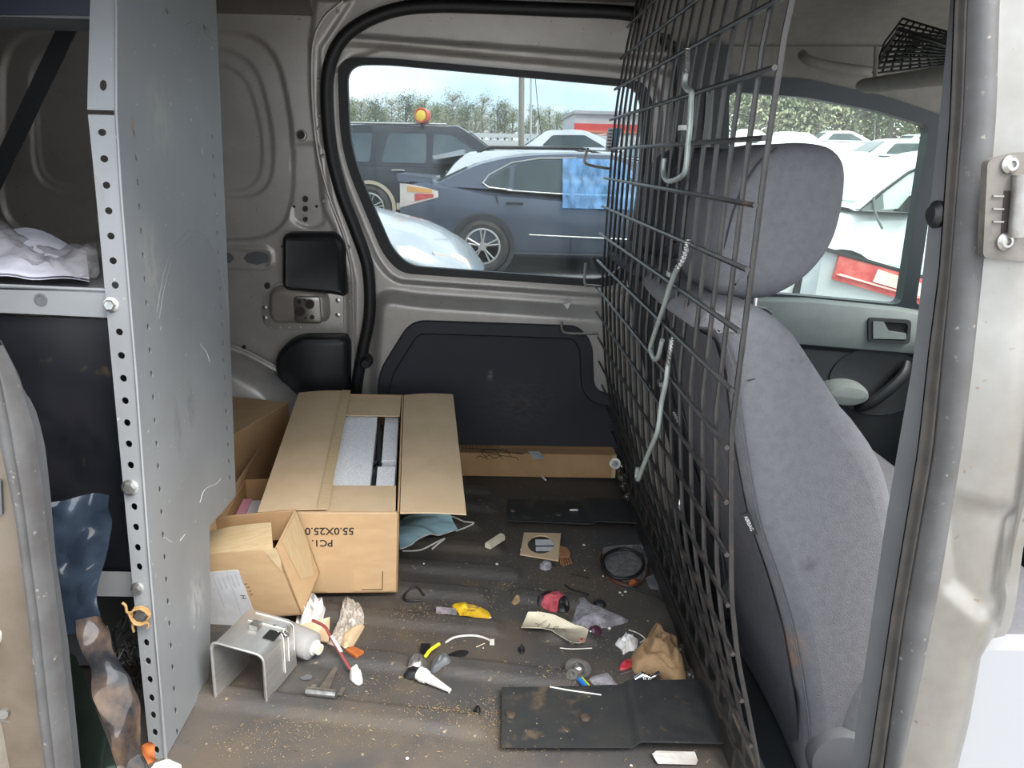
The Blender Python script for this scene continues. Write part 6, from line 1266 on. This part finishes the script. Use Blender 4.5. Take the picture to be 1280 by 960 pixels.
# trees: three kinds, each copied as whole trees
leafm = [mat('spring_leaf', (.20, .24, .115), (.30, .32, .17), 1.2, rough=.8), mat('pale_leaf', (.29, .30, .18), (.36, .35, .23), 1.2, rough=.8), mat('dark_leaf', (.115, .155, .085), (.17, .20, .115), 1.2, rough=.8)]
bark = mat('bark', (.18, .155, .13), (.25, .22, .19), 2, rough=.95)
def mktree(kind, H, rw, lab, loc, seed):
    rs = random.Random(seed); o = thing('tree', lab, 'tree', loc, 'trees beyond the lot'); P0 = V(*loc)
    b = MB(); b.tube([P0+V(0, 0, -.3), P0+V(.1, 0, H*.3), P0+V(-.1, .1, H*.62), P0+V(.05, 0, H*.9)], [.22, .17, .09, .02], 7); b.build('trunk', bark, o, True)
    b = MB(); tips = []
    for k in range(44):
        z = H*rs.uniform(.05, .9); a = rs.uniform(0, 6.28); L = rw*rs.uniform(.6, 1)*(1.12-z/H*.6); p = P0+V(0, 0, z); q = p+V(math.cos(a)*L, math.sin(a)*L, L*rs.uniform(.3, .9)); b.tube([p, lerp(p, q, .5)+V(0, 0, .15), q], [.06, .04, .012], 4); tips.append(q); tips.append(lerp(p, q, .6))
    b.build('branches', bark, o)
    b = MB(); nl = (2600, 2000, 3200)[kind]
    for k in range(nl):
        t = rs.choice(tips); s_ = rs.uniform(.05, .15); c = t+V(rs.gauss(0, .45), rs.gauss(0, .45), rs.gauss(.1, .5)); u = V(rs.gauss(0, 1), rs.gauss(0, 1), rs.gauss(0, 1)).normalized(); v = u.cross(V(rs.gauss(0, 1), rs.gauss(0, 1), rs.gauss(0, 1))).normalized()
        b.add([c-u*s_, c-v*s_*.6, c+u*s_, c+v*s_*.6], [(0, 1, 2, 3)])
    q = b.build('foliage', leafm[kind], o); q['kind'] = 'stuff'; return o
kinds = ['light green budding tree', 'pale bare-branched tree', 'darker green tree']
TP_ = []
rs = random.Random(8)
def side(px): return 'left of the wooden pole' if px < 650 else 'between wooden pole and store' if px < 720 else 'behind the store' if px < 860 else 'behind the headrest' if px < 1010 else 'right of the headrest'
ct_ = {}
pxs = [(432, 95), (452, 100), (470, 92), (490, 104), (508, 96), (530, 90), (548, 100), (566, 94), (585, 104), (603, 98), (622, 100), (640, 108), (668, 104), (686, 110), (704, 104), (722, 112), (778, 118), (800, 110), (825, 100)]
pxs += [(440, 122), (461, 124), (481, 120), (499, 126), (519, 122), (540, 125), (557, 121), (576, 126), (594, 123), (613, 125), (631, 122), (660, 126), (677, 122), (695, 125), (712, 128)]
pxr = [(880, 62), (902, 60), (924, 66), (944, 58), (964, 64), (984, 60), (1004, 66), (1024, 59), (1045, 64), (1066, 60), (1086, 66), (1108, 61), (1130, 66), (1152, 60), (1176, 65), (1200, 60), (935, 72), (975, 74), (1015, 73), (1055, 74), (1095, 73), (1140, 74)]
first = {}
ordn = ['first', 'second', 'third', 'fourth', 'fifth', 'sixth', 'seventh', 'eighth', 'ninth', 'tenth', 'eleventh', 'twelfth', 'thirteenth', 'fourteenth', 'fifteenth']
for k, (px, Y) in enumerate(sorted(pxs+pxr)):
    kd = [0, 2, 1, 0, 2, 0, 1, 1, 2, 1, 0, 2][k % 12] if px < 860 else [1, 0, 1, 1, 0, 2][k % 6]
    key = (kd, side(px)); ct_[key] = ct_.get(key, 0)+1
    lab = f'{kinds[kd]} {side(px)}, {ordn[ct_[key]-1]} of them from the left'
    x = ony(px, 175, Y).x; s_ = rs.uniform(.85, 1.15)*(.66 if px < 640 else .56 if px < 860 else 1.35); loc = (x, Y, gz(Y)-.2)
    if kd not in first: first[kd] = mktree(kd, (7.0, 7.6, 6.6)[kd], (2.5, 2.3, 2.6)[kd], lab, loc, 3+kd); o = first[kd]
    else: o = copy_tree(first[kd], loc, rs.uniform(0, 6), lab)
    o.scale = (s_, s_, s_)
